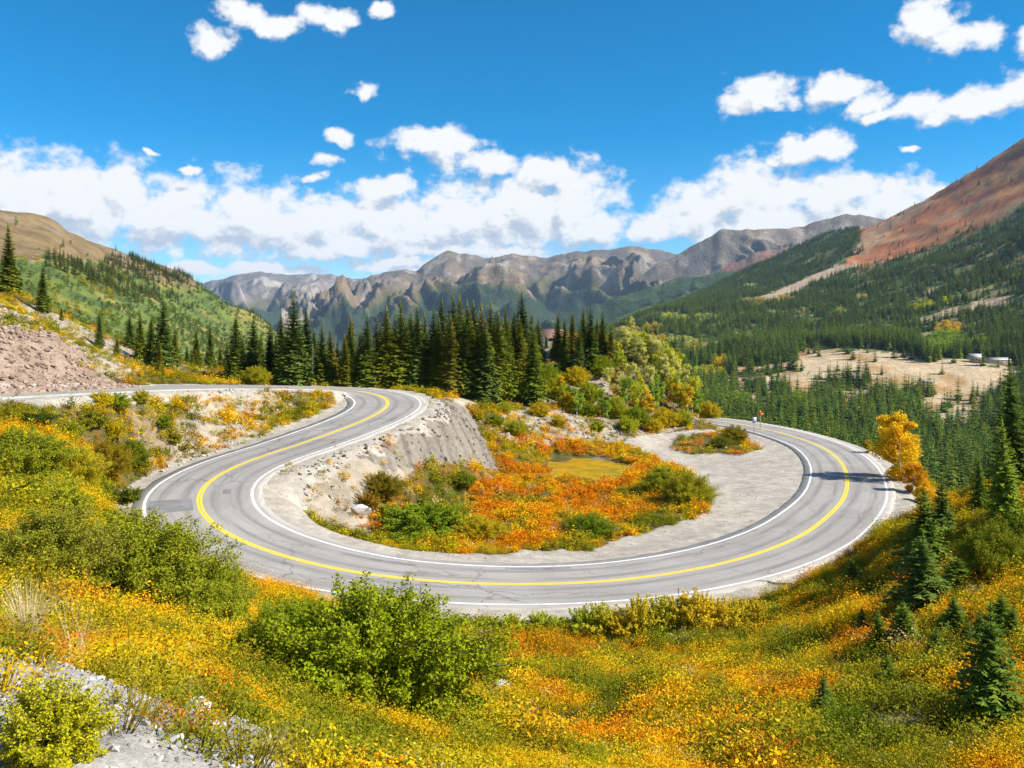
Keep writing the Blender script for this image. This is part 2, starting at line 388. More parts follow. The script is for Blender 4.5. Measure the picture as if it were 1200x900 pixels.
POLY = dict(
 bank=[(385,512),(470,498),(505,478),(545,472),(585,548),(560,556),(500,575),(455,590),(430,580),(395,580),(350,590),(338,575),(352,545)],
 pull=[(730,516),(765,508),(830,503),(870,500),(905,518),(940,545),(925,582),(885,612),(820,642),(690,655),(712,634),(770,620),(822,606),(836,580),(802,552),(762,535)],
 stony=[(338,560),(400,540),(470,558),(486,586),(452,598),(432,612),(446,640),(400,630),(360,608),(335,585)],
 island=[(783,524),(800,514),(845,503),(870,505),(894,520),(870,533),(800,532)],
 talus=[(-200,380),(-50,376),(0,379),(60,394),(110,418),(165,447),(60,458),(-200,464)],
 leftgrav=[(-100,464),(80,468),(90,478),(40,485),(-100,484)],
 leftrock=[(205,500),(235,482),(320,468),(352,478),(330,497),(270,522),(210,545),(160,575),(140,600),(185,650),(165,560),(190,520)],
 spur=[(-200,735),(30,738),(95,775),(150,830),(200,850),(330,905),(330,1500),(-200,1500)],
 track=[(515,470),(585,456),(610,440),(628,405),(652,396),(648,412),(630,440),(600,464),(548,478)],
 scree=[(560,492),(610,478),(690,486),(760,484),(820,488),(800,503),(720,515),(640,512),(600,520)],
 rocky=[(600,430),(640,425),(700,430),(720,470),(680,480),(630,470)],
 pond_rim=[(600,553),(630,540),(690,532),(735,540),(750,555),(700,566),(640,566)],
 lefthill=[(-60,340),(40,360),(130,395),(210,440),(130,432),(60,396),(-60,376)],
 dirtR=[(1105,600),(1130,580),(1170,588),(1150,612)])
wob = fbm(GX/3.0, GY/3.0, 3, 31)
def zone(name, wpx=14):
    s = np.clip(900/np.maximum(GY, 8), 3, 40)*0.35
    return inpoly(gpx+wob*s, gpy+fbm(GX/2.2+40, GY/2.2, 3, 37)*s*0.6, POLY[name])
bank, pull, isl = zone('bank'), zone('pull'), zone('island'); stony = zone('stony')
talus, lgrav, lrock, spur = zone('talus'), zone('leftgrav'), zone('leftrock'), zone('spur')
track, scree, rocky = zone('track'), zone('scree'), zone('rocky')
smooth_z = (pull & ~isl) | track
GZ = GZ + bump*np.where(smooth_z, 0.15, np.where(bank, 0.35, 1.0))
# gullies down the embankment
GZ = GZ + np.where(bank, -0.07*np.abs(pn((GX+GY*0.45)/0.9, (GY-GX*0.4)/14, 77)), 0)
# bed of the road: flat under the asphalt, a gravel shoulder, then blend to the hillside
RZ = np.gradient(RD[:, 2], RS)
along = np.clip((GX-RD[ri, 0])*RT[ri, 0]+(GY-RD[ri, 1])*RT[ri, 1], -1.2, 1.2)
bed = RD[ri, 2]+along*RZ[ri]-0.08-0.03*np.clip(rd-4.6, 0, 4)
k = sm(rd, 5.6, 9.5)
kk = np.where((GX > 25) & (rs < 0), sm(rd, 7.0, 14), k)
kk = np.where((rs < 0) & (GX < 3) & (GY > 66), sm(rd, 5.0, 12.5), kk)
GZ = bed*(1-kk)+GZ*kk
GZ = np.where(rd < 5.1, bed+np.where(rd > 4.8, bump*0.12, 0), GZ)
PC = (8.9, 99.5); pdm = np.sqrt(((GX-PC[0])/5.6)**2+((GY-PC[1])/8.0)**2)+0.22*fbm(GX/3.1, GY/3.1, 3, 99); PZ = float(np.median(GZ[pdm < 1])); kp = 1-sm(pdm, 0.9, 1.7)
GZ = GZ*(1-kp)+(PZ-0.25*(1-sm(pdm, 0.6, 1.0))+0.10*sm(pdm, 0.95, 1.2))*kp
def ground_z(x, y):
    x = np.asarray(x, float); y = np.asarray(y, float)
    c = np.interp(CX+F*x/y, PX, np.arange(len(PX))); r = np.interp(y, DD, np.arange(len(DD)))
    c0 = np.clip(np.floor(c).astype(int), 0, len(PX)-2); r0 = np.clip(np.floor(r).astype(int), 0, len(DD)-2); fc, fr = c-c0, r-r0
    return (GZ[r0, c0]*(1-fc)+GZ[r0, c0+1]*fc)*(1-fr)+(GZ[r0+1, c0]*(1-fc)+GZ[r0+1, c0+1]*fc)*fr
def sampler(A):
    def f(x, y):
        c = np.clip(np.round(np.interp(CX+F*x/y, PX, np.arange(len(PX)))).astype(int), 0, len(PX)-1)
        r = np.clip(np.round(np.interp(y, DD, np.arange(len(DD)))).astype(int), 0, len(DD)-1)
        return A[r, c]
    return f
def gp(px, py):
    """first point of the ground seen at a pixel of the photograph"""
    ds = np.geomspace(4, 250, 900); x = (px-CX)/F*ds; z = (HOR-py)/F*ds
    hit = np.nonzero(z < ground_z(x, ds))[0]
    d = ds[hit[0]] if len(hit) else 120.0
    return np.array([(px-CX)/F*d, d, float(ground_z((px-CX)/F*d, d))])
def gd(px, d):
    x = (px-CX)/F*d; return np.array([x, d, float(ground_z(x, d))])

# ------------------------------------------------------------------ near ground: what covers it
near_i = int(np.argmin((RD[:, 0]+21)**2+(RD[:, 1]-75)**2))
hair_i = int(np.argmin((RD[:, 0]+23.5)**2+(RD[:, 1]-63.5)**2))
shoulder = rd < (np.where((rs < 0) & (ri > near_i), 7.9, np.where((rs > 0) & (np.abs(RS[ri]-RS[hair_i]-4) < 9), 8.6, 6.7))+wob*0.9)
slope = np.hypot(np.gradient(GZ, axis=1)/np.gradient(GX, axis=1), np.gradient(GZ, axis=0)/np.gradient(GY, axis=0)); shoulder &= ~((rd > 6.0) & (slope > 0.30) & (rs > 0)); shoulder |= (rd < 6.9+wob*0.4) & (GX < -27) & (GY > 55) & (ri < near_i)
bare = (bank | (pull & ~isl) | talus | lgrav | spur | track)
lh = zone('lefthill'); part = (lrock | scree | rocky | lh | stony)
gpx, gpy = proj(np.stack([GX, GY, GZ], -1))
n_a = fbm(GX/7, GY/7, 4, 51); n_b = fbm(GX/2.5+9, GY/2.5, 4, 53); n_c = fbm(GX/16, GY/16, 3, 57)
def mixc(a, b, t): t = np.clip(t, 0, 1)[..., None]; return a*(1-t)+b*t
c_ = lambda *t: np.array(t, float)
col = np.zeros(GX.shape+(3,)); col[:] = c_(0.11, 0.08, 0.025)
col = mixc(col, c_(0.09, 0.09, 0.02), sm(n_a, -0.1, 0.5)); col = mixc(col, c_(0.17, 0.09, 0.02), sm(n_b, 0.0, 0.6))
col = mixc(col, c_(0.30, 0.26, 0.20), sm(n_c+n_b*0.5, 0.35, 0.8)*0.6)
gravel = mixc(np.broadcast_to(c_(0.35, 0.312, 0.26), col.shape), c_(0.42, 0.375, 0.312), sm(n_b, -0.5, 0.5))
bankc = mixc(np.broadcast_to(c_(0.235, 0.205, 0.165), col.shape), c_(0.15, 0.13, 0.105), sm(fbm((GX+GY*0.45)/0.9, (GY-GX*0.4)/9, 4, 71), -0.3, 0.6))
talc = mixc(np.broadcast_to(c_(0.25, 0.18, 0.135), col.shape), c_(0.30, 0.225, 0.17), sm(n_b, -0.4, 0.5))
spurc = mixc(np.broadcast_to(c_(0.27, 0.252, 0.23), col.shape), c_(0.36, 0.335, 0.305), sm(n_b, -0.3, 0.5))
scr = mixc(np.broadcast_to(c_(0.36, 0.30, 0.23), col.shape), c_(0.27, 0.23, 0.17), sm(n_b, -0.3, 0.5))
pick = lambda m, c: np.where(m[..., None], c, col)
col = pick(part, scr); col = pick(bank, bankc); col = pick(pull & ~isl, gravel); col = pick(lgrav, gravel); col = pick(talus, talc); col = pick(spur, spurc)
col = pick(track, mixc(gravel, c_(0.36, 0.31, 0.22), np.full(GX.shape, 0.5))); col = pick(shoulder, gravel)
col = np.where((zone('dirtR'))[..., None], c_(0.20, 0.12, 0.075), col)
cover = np.ones(GX.shape); cover[bare | shoulder] = 0; cover[part] = 0.25; cover[lrock] = 0.45; cover[lh] = 0.40
cover[shoulder] = 0; cover[rd < 5.9] = 0
cover = np.where(pdm < 1.0, 0, cover)
cover = np.where((cover == 1) & (n_c+n_b*0.5 > 0.55), np.where(GY > 45, 0.75, 0.35), cover); cover[spur & (n_b > 0.15)] = 0.14; cover[scree] = 0.75; cover[rocky] = 0.5; cover[stony] = 0.07
cov_at = sampler(cover); talus_at = sampler(talus.astype(float)); bare_at = sampler((bank | lgrav | part | spur).astype(float)); spur_at = sampler(spur.astype(float))
rd_at = sampler(rd); bank_at = sampler(bank.astype(float)); shoulder_at = sampler((shoulder | (pull & ~isl)).astype(float)); part_at = sampler(part.astype(float))
MAT_GROUND = land('ground_soil', 1.3, 14.0, 0.30, 0.55, 0.12)
ground = obj('ground', grid_mesh('ground', GX, GY, GZ, {'Col': col.reshape(-1, 3)}), mat=MAT_GROUND); tag(ground, kind='structure')

# ------------------------------------------------------------------ road and markings
def ribbon(name, off0, off1, lift, mat, i0=0, i1=None, parent=None, nt=2, skirt=0.0, jit=0.0):
    i1 = len(RD) if i1 is None else i1; idx = np.arange(i0, i1)
    o0 = np.broadcast_to(off0, len(RD))[idx]; o1 = np.broadcast_to(off1, len(RD))[idx]
    if jit:
        o0 = o0+fbm(RS[idx]/1.3, RS[idx]*0+3, 3, 5)*jit; o1 = o1+fbm(RS[idx]/1.3, RS[idx]*0+8, 3, 6)*jit
    T = np.linspace(0, 1, nt); off = o0[:, None]*(1-T)+o1[:, None]*T
    X = RD[idx, 0][:, None]+RN[idx, 0][:, None]*off; Y = RD[idx, 1][:, None]+RN[idx, 1][:, None]*off
    Z = np.repeat((RD[idx, 2]+lift)[:, None], nt, 1)
    s = np.repeat(RS[idx][:, None], nt, 1); t = off
    if skirt:
        X = np.hstack([X[:, :1]-RN[idx, :1]*0.12, X, X[:, -1:]+RN[idx, :1]*0.12]); Y = np.hstack([Y[:, :1]-RN[idx, 1:]*0.12, Y, Y[:, -1:]+RN[idx, 1:]*0.12])
        Z = np.hstack([Z[:, :1]-skirt, Z, Z[:, -1:]-skirt]); s = np.hstack([s[:, :1], s, s[:, -1:]]); t = np.hstack([t[:, :1], t, t[:, -1:]])
    me = grid_mesh(name, X, Y, Z, attrs={'rs': s.ravel(), 'rt': t.ravel()})
    if (np.cross([X[1, 0]-X[0, 0], Y[1, 0]-Y[0, 0]], [X[0, 1]-X[0, 0], Y[0, 1]-Y[0, 0]])) > 0: me.flip_normals()
    return obj(name, me, parent, mat=mat)
def road_material():
    m, g, out = new_mat('worn_asphalt'); tc = g.n('ShaderNodeTexCoord')
    s = g.n('ShaderNodeAttribute', attribute_name='rs').outputs['Fac']; t = g.n('ShaderNodeAttribute', attribute_name='rt').outputs['Fac']
    cb = g.n('ShaderNodeCombineXYZ'); g.link(g.m('MULTIPLY', s, 0.10), cb.inputs[0]); g.link(g.m('MULTIPLY', t, 1.6), cb.inputs[1])
    streak = g.noise(cb.outputs[0], 1.3, 5, 0.65)
    cb2 = g.n('ShaderNodeCombineXYZ'); g.link(g.m('MULTIPLY', s, 0.5), cb2.inputs[0]); g.link(g.m('MULTIPLY', t, 5.0), cb2.inputs[1])
    streak2 = g.noise(cb2.outputs[0], 1.0, 4, 0.6)
    at = g.m('ABSOLUTE', t)
    wheel = g.m('ABSOLUTE', g.m('SUBTRACT', g.m('ABSOLUTE', g.m('SUBTRACT', at, 1.85)), 0.85))   # two wheel paths in each lane
    wk = g.ramp(wheel, 0.0, 0.5, 1.0, 0.0)
    big = g.noise(tc.outputs['Object'], 0.16, 4, 0.6); fine = g.noise(tc.outputs['Object'], 9.0, 4, 0.75)
    c = g.mix(g.ramp(big, 0.3, 0.7), (0.245, 0.224, 0.203, 1), (0.32, 0.294, 0.268, 1))
    c = g.mix(g.m('MULTIPLY', wk, g.ramp(streak, 0.33, 0.60, 0.15, 0.9)), c, (0.15, 0.14, 0.132, 1))
    c = g.mix(g.ramp(streak, 0.50, 0.70, 0, 0.6), c, (0.15, 0.146, 0.146, 1))
    c = g.mix(g.ramp(streak2, 0.55, 0.8, 0, 0.4), c, (0.40, 0.39, 0.375, 1))
    c = g.mix(g.ramp(fine, 0.3, 0.7, 0, 0.30), c, (0.43, 0.41, 0.39, 1))
    # sealed cracks
    vo = g.n('ShaderNodeTexVoronoi', feature='DISTANCE_TO_EDGE'); vo.inputs['Scale'].default_value = 0.17
    wv = g.v('MULTIPLY_ADD', g.v('SUBTRACT', g.noise(tc.outputs['Object'], 0.5, 4, 0.6, col=True), (0.5, 0.5, 0.5)), (3.0, 3.0, 0), tc.outputs['Object'])
    g.link(wv, vo.inputs['Vector'])
    cr = g.m('MULTIPLY', g.ramp(vo.outputs['Distance'], 0.004, 0.016, 1, 0), g.ramp(g.noise(tc.outputs['Object'], 0.07, 2), 0.48, 0.56))
    c = g.mix(g.m('MULTIPLY', cr, 0.5), c, (0.09, 0.088, 0.088, 1))
    # dusty edges
    c = g.mix(g.m('MULTIPLY', g.ramp(at, 3.9, 4.5), g.ramp(streak2, 0.3, 0.6)), c, (0.42, 0.385, 0.34, 1))
    principled(g, out, c, 0.88, 0.25, fine, 0.25, 0.01); return m
def paint_material(name, col, worn):
    m, g, out = new_mat(name); tc = g.n('ShaderNodeTexCoord')
    n = g.noise(tc.outputs['Object'], 2.5, 5, 0.7); n2 = g.noise(tc.outputs['Object'], 14, 4, 0.7)
    c = g.mix(g.ramp(g.m('ADD', n, n2), 0.96, 1.26, 0, 0.85), col, worn); principled(g, out, c, 0.7, 0.3); return m
ROAD = road_material()
WHITE = paint_material('white_road_paint', (0.72, 0.715, 0.70, 1), (0.36, 0.35, 0.34, 1))
YELLOW = paint_material('yellow_road_paint', (0.82, 0.55, 0.02, 1), (0.58, 0.43, 0.10, 1))
road = ribbon('road', -HWL-EDGE, HWR+EDGE, 0.0, ROAD, nt=9, skirt=0.35, jit=0.12); tag(road, kind='structure')
for o in (-0.115, 0.115): ribbon('yellow_line', o-0.085, o+0.085, 0.006, YELLOW, parent=road, jit=0.01)
ribbon('white_line', HWR-0.105, HWR+0.105, 0.006, WHITE, parent=road, jit=0.015)
ribbon('white_line', -HWL-0.105, -HWL+0.105, 0.006, WHITE, parent=road, jit=0.015)
PATCH = plain('asphalt_patch', (0.19, 0.185, 0.185), 0.9, scale=1.2)
def near_station(px, py):
    a, b = proj(RD); return int(np.argmin((a-px)**2+(b-py)**2))
for (px, py, ln, t0, t1) in [(233,592,2.0,0.5,3.5),(232,575,1.0,-2.2,-1.6),(420,672,5,-3.0,-2.6),(345,521,6,0.6,1.0),(650,684,4,-3.4,-3.05)]:
    i = near_station(px, py); n = int(ln/0.6/2)+1
    ribbon('asphalt_patch', t0, t1, 0.004, PATCH, i-n, i+n+1, road, jit=0.12)

# ------------------------------------------------------------------ hillside across the valley (forest and the red mountain)
def cols_for(x0, x1, step): return np.arange(x0, x1+1, step)
VP = [W(*t) for t in [(1200,590,330),(1330,560,330),(1150,560,420),(1080,545,440),(1000,520,490),(900,500,540),(830,475,620),(740,440,700),
 (1200,500,560),(1100,490,600),(1000,470,660),(900,455,740),(820,440,820),(740,420,920),(1320,480,560),(660,410,1000),
 (1200,432,800),(1150,428,790),(1060,428,800),(1000,423,830),(930,417,880),(860,408,1000),(760,396,1200),(700,388,1500),(1320,400,800),(1450,330,900),
 (1060,448,760),(960,440,780),(1140,452,740),
 (1200,380,1050),(1100,377,1200),(1000,372,1350),(900,366,1550),(820,362,1750),(740,374,2100),(1320,340,1050),
 (1200,318,1350),(1100,322,1550),(1000,332,1800),(900,342,1980),(830,350,2150),(1320,270,1350),(1450,230,1300),
 (1200,245,1800),(1150,262,1850),(1100,280,2000),(1020,300,2180),(960,304,2350),(900,322,2500),(860,332,2600),(1320,190,1700),
 (1200,172,2250),(1260,143,2250),(1350,105,2250),(1500,70,2250),(1150,199,2350),(1100,225,2450),(1060,249,2560),(1010,272,2700),(960,281,2850),(900,303,3000),(850,327,3000),(800,348,3000),(740,374,3000),(680,392,3000)]]
VP += [np.array([(px-600)*0.2, 200, -100.]) for px in range(500, 1700, 150)]
VP += [np.array([(px-600)*3.7, 3700, 20.]) for px in range(560, 1700, 150)]
vt = TPS(np.array(VP), 1e-5)
def landform(name, tps_, px0, px1, step, d0, d1, nrow, noise_fn, col_fn, mat):
    px = cols_for(px0, px1, step); d = np.geomspace(d0, d1, nrow)
    X = (px[None, :]-CX)/F*d[:, None]; Y = np.repeat(d[:, None], len(px), 1); Z = tps_(X, Y); Z = Z+noise_fn(X, Y, Z)
    a, b = proj(np.stack([X, Y, Z], -1)); C = col_fn(X, Y, Z, a, b)
    o = obj(name, grid_mesh(name, X, Y, Z, {'Col': C.reshape(-1, 3)}), mat=mat); tag(o, kind='structure')
    def h(x, y):
        c = np.interp(CX+F*x/y, px, np.arange(len(px))); r = np.interp(y, d, np.arange(len(d)))
        c0 = np.clip(np.floor(c).astype(int), 0, len(px)-2); r0 = np.clip(np.floor(r).astype(int), 0, len(d)-2); fc, fr = c-c0, r-r0
        return (Z[r0, c0]*(1-fc)+Z[r0, c0+1]*fc)*(1-fr)+(Z[r0+1, c0]*(1-fc)+Z[r0+1, c0+1]*fc)*fr
    return o, h
def v_noise(X, Y, Z):
    high = sm(Z/Y, 0.03, 0.10)
    n = fbm(X/260, Y/260, 4, 101)*9+fbm(X/60, Y/60, 3, 105)*2.0
    spur = (ridged((X*0.8+Y*0.6)/330+fbm(X/500, Y/500, 2, 108)*0.5, (Y*0.8-X*0.6)/1500, 4, 110)-0.9)*34*high
    cut = sm(Y, 1500, 2600)*0.4
    return n*np.clip(Y/1200, 0.3, 1)*(1-0.5*cut)+spur*(1-cut)-(1-sm(CX+F*X/Y, 620, 770))*26*Y/F
V_CLEAR = [[(925,420),(940,412),(1000,409),(1060,415),(1090,419),(1195,423),(1197,444),(1170,462),(1130,466),(1090,456),(1050,458),(1010,462),(1020,447),(990,444),(945,438)],
 [(860,430),(925,422),(945,440),(1000,455),(990,482),(930,488),(890,470)],[(1075,462),(1160,458),(1150,496),(1110,504),(1080,494)],[(950,480),(1000,458),(1020,462),(975,492)],[(1142,508),(1160,505),(1158,530),(1140,533)],
 [(820,400),(860,395),(850,405),(820,412)]]
V_TRACK = [[(1075,374),(1110,362),(1150,352),(1200,345),(1200,356),(1150,362),(1110,372),(1080,380)],[(890,348),(930,333),(960,319),(1000,306),(1008,309),(975,324),(935,340),(905,351)],
 [(935,332),(955,328),(945,338),(925,345)],[(1085,338),(1110,330),(1100,340),(1088,345)]]
RED = [(985,312),(1005,292),(1010,250),(1060,220),(1200,150),(1320,90),(1500,40),(1500,190),(1330,200),(1200,236),(1165,262),(1130,275),(1100,285),(1075,296),(1045,305),(1020,310),(1000,316)]
def v_col(X, Y, Z, a, b):
    n = fbm(X/130, Y/130, 4, 121); n2 = fbm(X/40, Y/40, 3, 125); s = np.clip(700/Y, 0.3, 1)*6
    aa, bb = a+n*12*s/4, b+n2*9*s/4
    C = np.zeros(X.shape+(3,)); C[:] = c_(0.085, 0.115, 0.035); C = mixc(C, c_(0.24, 0.20, 0.08), sm(n, -0.1, 0.5))
    red = inpoly(aa, bb, RED)
    streak = fbm((X*0.8+Y*0.6)/55, (Y*0.8-X*0.6)/420, 4, 131)
    rc = mixc(np.broadcast_to(c_(0.47, 0.165, 0.06), C.shape), c_(0.52, 0.26, 0.10), sm(streak, -0.1, 0.5))
    rc = mixc(rc, c_(0.34, 0.25, 0.17), sm(n+streak*0.5, 0.3, 0.85)*0.6); rc = mixc(rc, c_(0.25, 0.085, 0.055), sm(-streak+n2*0.3, 0.2, 0.7)*0.8)
    rc = mixc(rc, c_(0.40, 0.29, 0.18), inpoly(aa, bb, [(995,300),(1012,272),(1060,247),(1110,222),(1080,245),(1040,275),(1015,298)])*0.55)
    C = np.where(red[..., None], rc, C)
    for poly in V_CLEAR:
        cl = inpoly(aa, bb, poly); cc = mixc(np.broadcast_to(c_(0.46, 0.35, 0.22), C.shape), c_(0.36, 0.22, 0.10), sm(n2+n*0.5, -0.1, 0.6)); C = np.where(cl[..., None], cc, C)
    for poly in V_TRACK: C = np.where(inpoly(aa, bb, poly)[..., None], c_(0.44, 0.32, 0.21), C)
    return C
MAT_FAR = land('mountain_land', 0.012, 0.06, 0.34, 1.0, 12.0)
MAT_MID = land('hill_land', 0.05, 0.25, 0.30, 0.6, 2.0)
valley, valley_h = landform('hillside', vt, 560, 1560, 2.6, 200, 3700, 330, v_noise, v_col, MAT_MID)

# ------------------------------------------------------------------ grassy hill on the far left
HP = [W(*t) for t in [(0,248,900),(-200,190,850),(-450,150,800),(60,259,1050),(112,277,1200),(155,300,1350),(220,326,1600),(290,360,1900),(330,385,2200),(365,405,2500),(420,430,2800),(480,445,2800),
 (0,300,700),(-200,270,650),(60,310,800),(120,330,900),(180,352,1100),(250,372,1400),(310,395,1700),
 (0,345,500),(-200,330,450),(100,385,560),(200,410,680),(300,425,900),(380,440,1500),(420,450,1800)]]
HP += [np.array(t, float) for t in [(-420,1400,30),(-600,1500,62),(-760,2000,20),(-780,1250,85),(-980,1250,130),(-900,1700,60),(-1300,1500,150),(-500,2100,20),(-350,2400,-20),(-560,3200,-60),(-1200,3200,-40),(-300,3200,-120),(-150,1000,-90),(-60,260,-60),(-170,260,-45),(-300,300,0),(-100,600,-80)]]
ht = TPS(np.array(HP), 1e-5)
def h_noise(X, Y, Z): return fbm(X/220, Y/220, 4, 201)*11*np.clip(Y/1300, 0.2, 1)+fbm(X/50, Y/50, 3, 205)*1.6+(ridged((X+Y*0.3)/260, Y/900, 4, 207)-0.8)*9-(sm(CX+F*X/Y, 225, 330)*30+sm(CX+F*X/Y, 330, 420)*32+(1-sm(CX+F*X/Y, 0, 70))*16)*Y/F
BROWN = [(-700,0),(0,200),(150,260),(240,310),(232,338),(205,334),(150,318),(118,308),(60,302),(20,306),(-700,330)]
def h_col(X, Y, Z, a, b):
    n = fbm(X/120, Y/120, 4, 211); n2 = fbm(X/35, Y/35, 3, 215); up = b+n*16+n2*6-(a*0.33)
    C = np.zeros(X.shape+(3,)); C[:] = c_(0.115, 0.15, 0.032); C = mixc(C, c_(0.07, 0.10, 0.03), sm(n2, -0.1, 0.5)); C = mixc(C, c_(0.24, 0.20, 0.05), sm(n, 0.1, 0.55))
    br = mixc(np.broadcast_to(c_(0.20, 0.14, 0.065), C.shape), c_(0.14, 0.10, 0.05), sm(n2, -0.2, 0.5))
    brown = inpoly(a+n*8, b+n2*7, BROWN); C = np.where(brown[..., None], br, C); C = mixc(C, c_(0.24, 0.18, 0.13), sm(fbm(X/70, Y/70, 4, 219), 0.3, 0.7)*0.7*brown)
    return C
hill, hill_h = landform('hill', ht, -700, 560, 3.2, 240, 3200, 260, h_noise, h_col, MAT_MID)

# ------------------------------------------------------------------ far ranges
def mountain(name, crest, d_base, seed, wl, amp, col_fn, step=2.4, rows=150, zb=-160):
    cr = np.array(crest, float); px = cols_for(cr[0, 0], cr[-1, 0], step)
    cpy = np.interp(px, cr[:, 0], cr[:, 1]); cd = np.interp(px, cr[:, 0], cr[:, 2])
    ker = np.ones(5)/5; cpy = np.convolve(np.pad(cpy, 2, 'edge'), ker, 'valid')+(fbm(px/26.0, px*0+seed, 4, seed+70)*2.6)
    v = np.concatenate([np.linspace(0, 1, rows)**0.85, np.linspace(1.02, 1.7, 30)])[:, None]
    d = d_base+(cd-d_base)*v; X = (px[None, :]-CX)/F*d; Y = d*np.ones_like(X)
    zc = (HOR-cpy)/F*cd
    pr = np.where(v <= 1, 0.55*v+0.45*np.clip(v, 0, 1)**2.0, 1-(v-1)*1.1)
    Z = zb+(zc-zb)*pr
    wx, wy = X+fbm(X/wl/1.5, Y/wl/1.5, 2, seed+50)*wl*0.35, Y+fbm(X/wl/1.5+7, Y/wl/1.5, 2, seed+60)*wl*0.35
    rg = ridged(wx/wl, wy/(wl*1.8), 7, seed, 0.58)-1.03
    win = np.where(v <= 1, np.clip(v*3, 0, 1)*(0.03+0.97*np.clip((1-v)*2.4, 0, 1)**1.3), np.clip((v-1)*0.6, 0, 0.3))
    Z = Z+rg*amp*win
    a, b = proj(np.stack([X, Y, Z], -1))
    rel = (Z-zb)/(zc-zb); C = col_fn(X, Y, Z, rel, rg, a, b, wl, seed)
    o = obj(name, grid_mesh(name, X, Y, Z, {'Col': C.reshape(-1, 3)}), mat=MAT_FAR); tag(o, kind='structure'); return o
def rockcol(tree_line, rock1, rock2, green, tan=0.5):
    def f(X, Y, Z, rel, rg, a, b, wl, seed):
        n = fbm(X/wl*2.2, Y/wl*2.2, 5, seed+20); n2 = fbm(X/wl*7, Y/wl*2.4, 4, seed+25)
        C = np.broadcast_to(np.array(rock1), X.shape+(3,)).copy(); C = mixc(C, np.array(rock2), sm(n, -0.25, 0.45))
        C = mixc(C, c_(0.40, 0.36, 0.31), sm(n2+n*0.4, 0.25, 0.55)*tan)                 # scree and pale outcrops
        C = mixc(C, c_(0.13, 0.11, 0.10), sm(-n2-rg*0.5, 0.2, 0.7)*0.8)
        t = rel+n*0.16+n2*0.07+rg*0.05
        C = mixc(C, c_(0.12, 0.105, 0.045), 1-sm(t, tree_line+0.02, tree_line+0.16)); gg = mixc(np.broadcast_to(np.array(green), C.shape), c_(0.10, 0.13, 0.04), sm(n, 0.1, 0.5)*0.6)
        return mixc(C, gg, 1-sm(t, tree_line-0.08, tree_line+0.03))
    return f
gA = rockcol(0.40, (0.16, 0.14, 0.13), (0.21, 0.17, 0.14), (0.035, 0.055, 0.032), 0.7)
gB = rockcol(0.52, (0.145, 0.118, 0.095), (0.215, 0.155, 0.10), (0.030, 0.048, 0.026), 0.45)
gC = rockcol(0.48, (0.16, 0.135, 0.11), (0.23, 0.17, 0.12), (0.034, 0.052, 0.026), 0.4)
gD = rockcol(0.30, (0.27, 0.12, 0.085), (0.22, 0.13, 0.10), (0.035, 0.055, 0.025), 0.1)
gE = rockcol(1.6, (0.05, 0.07, 0.03), (0.05, 0.07, 0.03), (0.035, 0.058, 0.026), 0.0)  # dark green carrying a cloud's shadow as surface colour
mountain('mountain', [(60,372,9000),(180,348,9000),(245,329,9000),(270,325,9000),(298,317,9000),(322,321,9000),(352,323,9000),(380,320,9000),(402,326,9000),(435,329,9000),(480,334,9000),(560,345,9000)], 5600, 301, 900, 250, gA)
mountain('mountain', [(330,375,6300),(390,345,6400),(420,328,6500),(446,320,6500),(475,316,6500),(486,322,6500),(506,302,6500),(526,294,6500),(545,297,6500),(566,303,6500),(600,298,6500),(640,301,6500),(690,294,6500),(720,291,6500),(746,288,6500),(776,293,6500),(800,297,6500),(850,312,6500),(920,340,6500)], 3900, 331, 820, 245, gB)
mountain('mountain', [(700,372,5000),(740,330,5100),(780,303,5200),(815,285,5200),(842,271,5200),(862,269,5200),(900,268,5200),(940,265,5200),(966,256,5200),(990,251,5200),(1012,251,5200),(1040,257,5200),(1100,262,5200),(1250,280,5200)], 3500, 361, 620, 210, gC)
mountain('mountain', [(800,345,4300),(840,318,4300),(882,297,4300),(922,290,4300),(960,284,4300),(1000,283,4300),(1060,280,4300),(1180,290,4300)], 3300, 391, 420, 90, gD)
mountain('cloud_shadow_hill', [(540,402,3500),(600,388,3550),(650,372,3600),(705,354,3700),(760,337,3800),(800,326,3850),(850,318,3900),(930,312,3900)], 2500, 421, 420, 60, gE, zb=-120)  # added spur, coloured dark in place of a cloud shadow on the range
MAT_FLOOR = plain('valley_floor', (0.10, 0.12, 0.05), 0.95, scale=0.01)
fl = MB(); k_ = 64
ringv = [(math.cos(2*math.pi*i/k_)*16000, math.sin(2*math.pi*i/k_)*16000, -185) for i in range(k_)]
fl.add(ringv+[(0, 0, -185)], [(i, (i+1) % k_, k_) for i in range(k_)])
tag(obj('valley_floor', fl.mesh('valley_floor', MAT_FLOOR)), kind='structure')
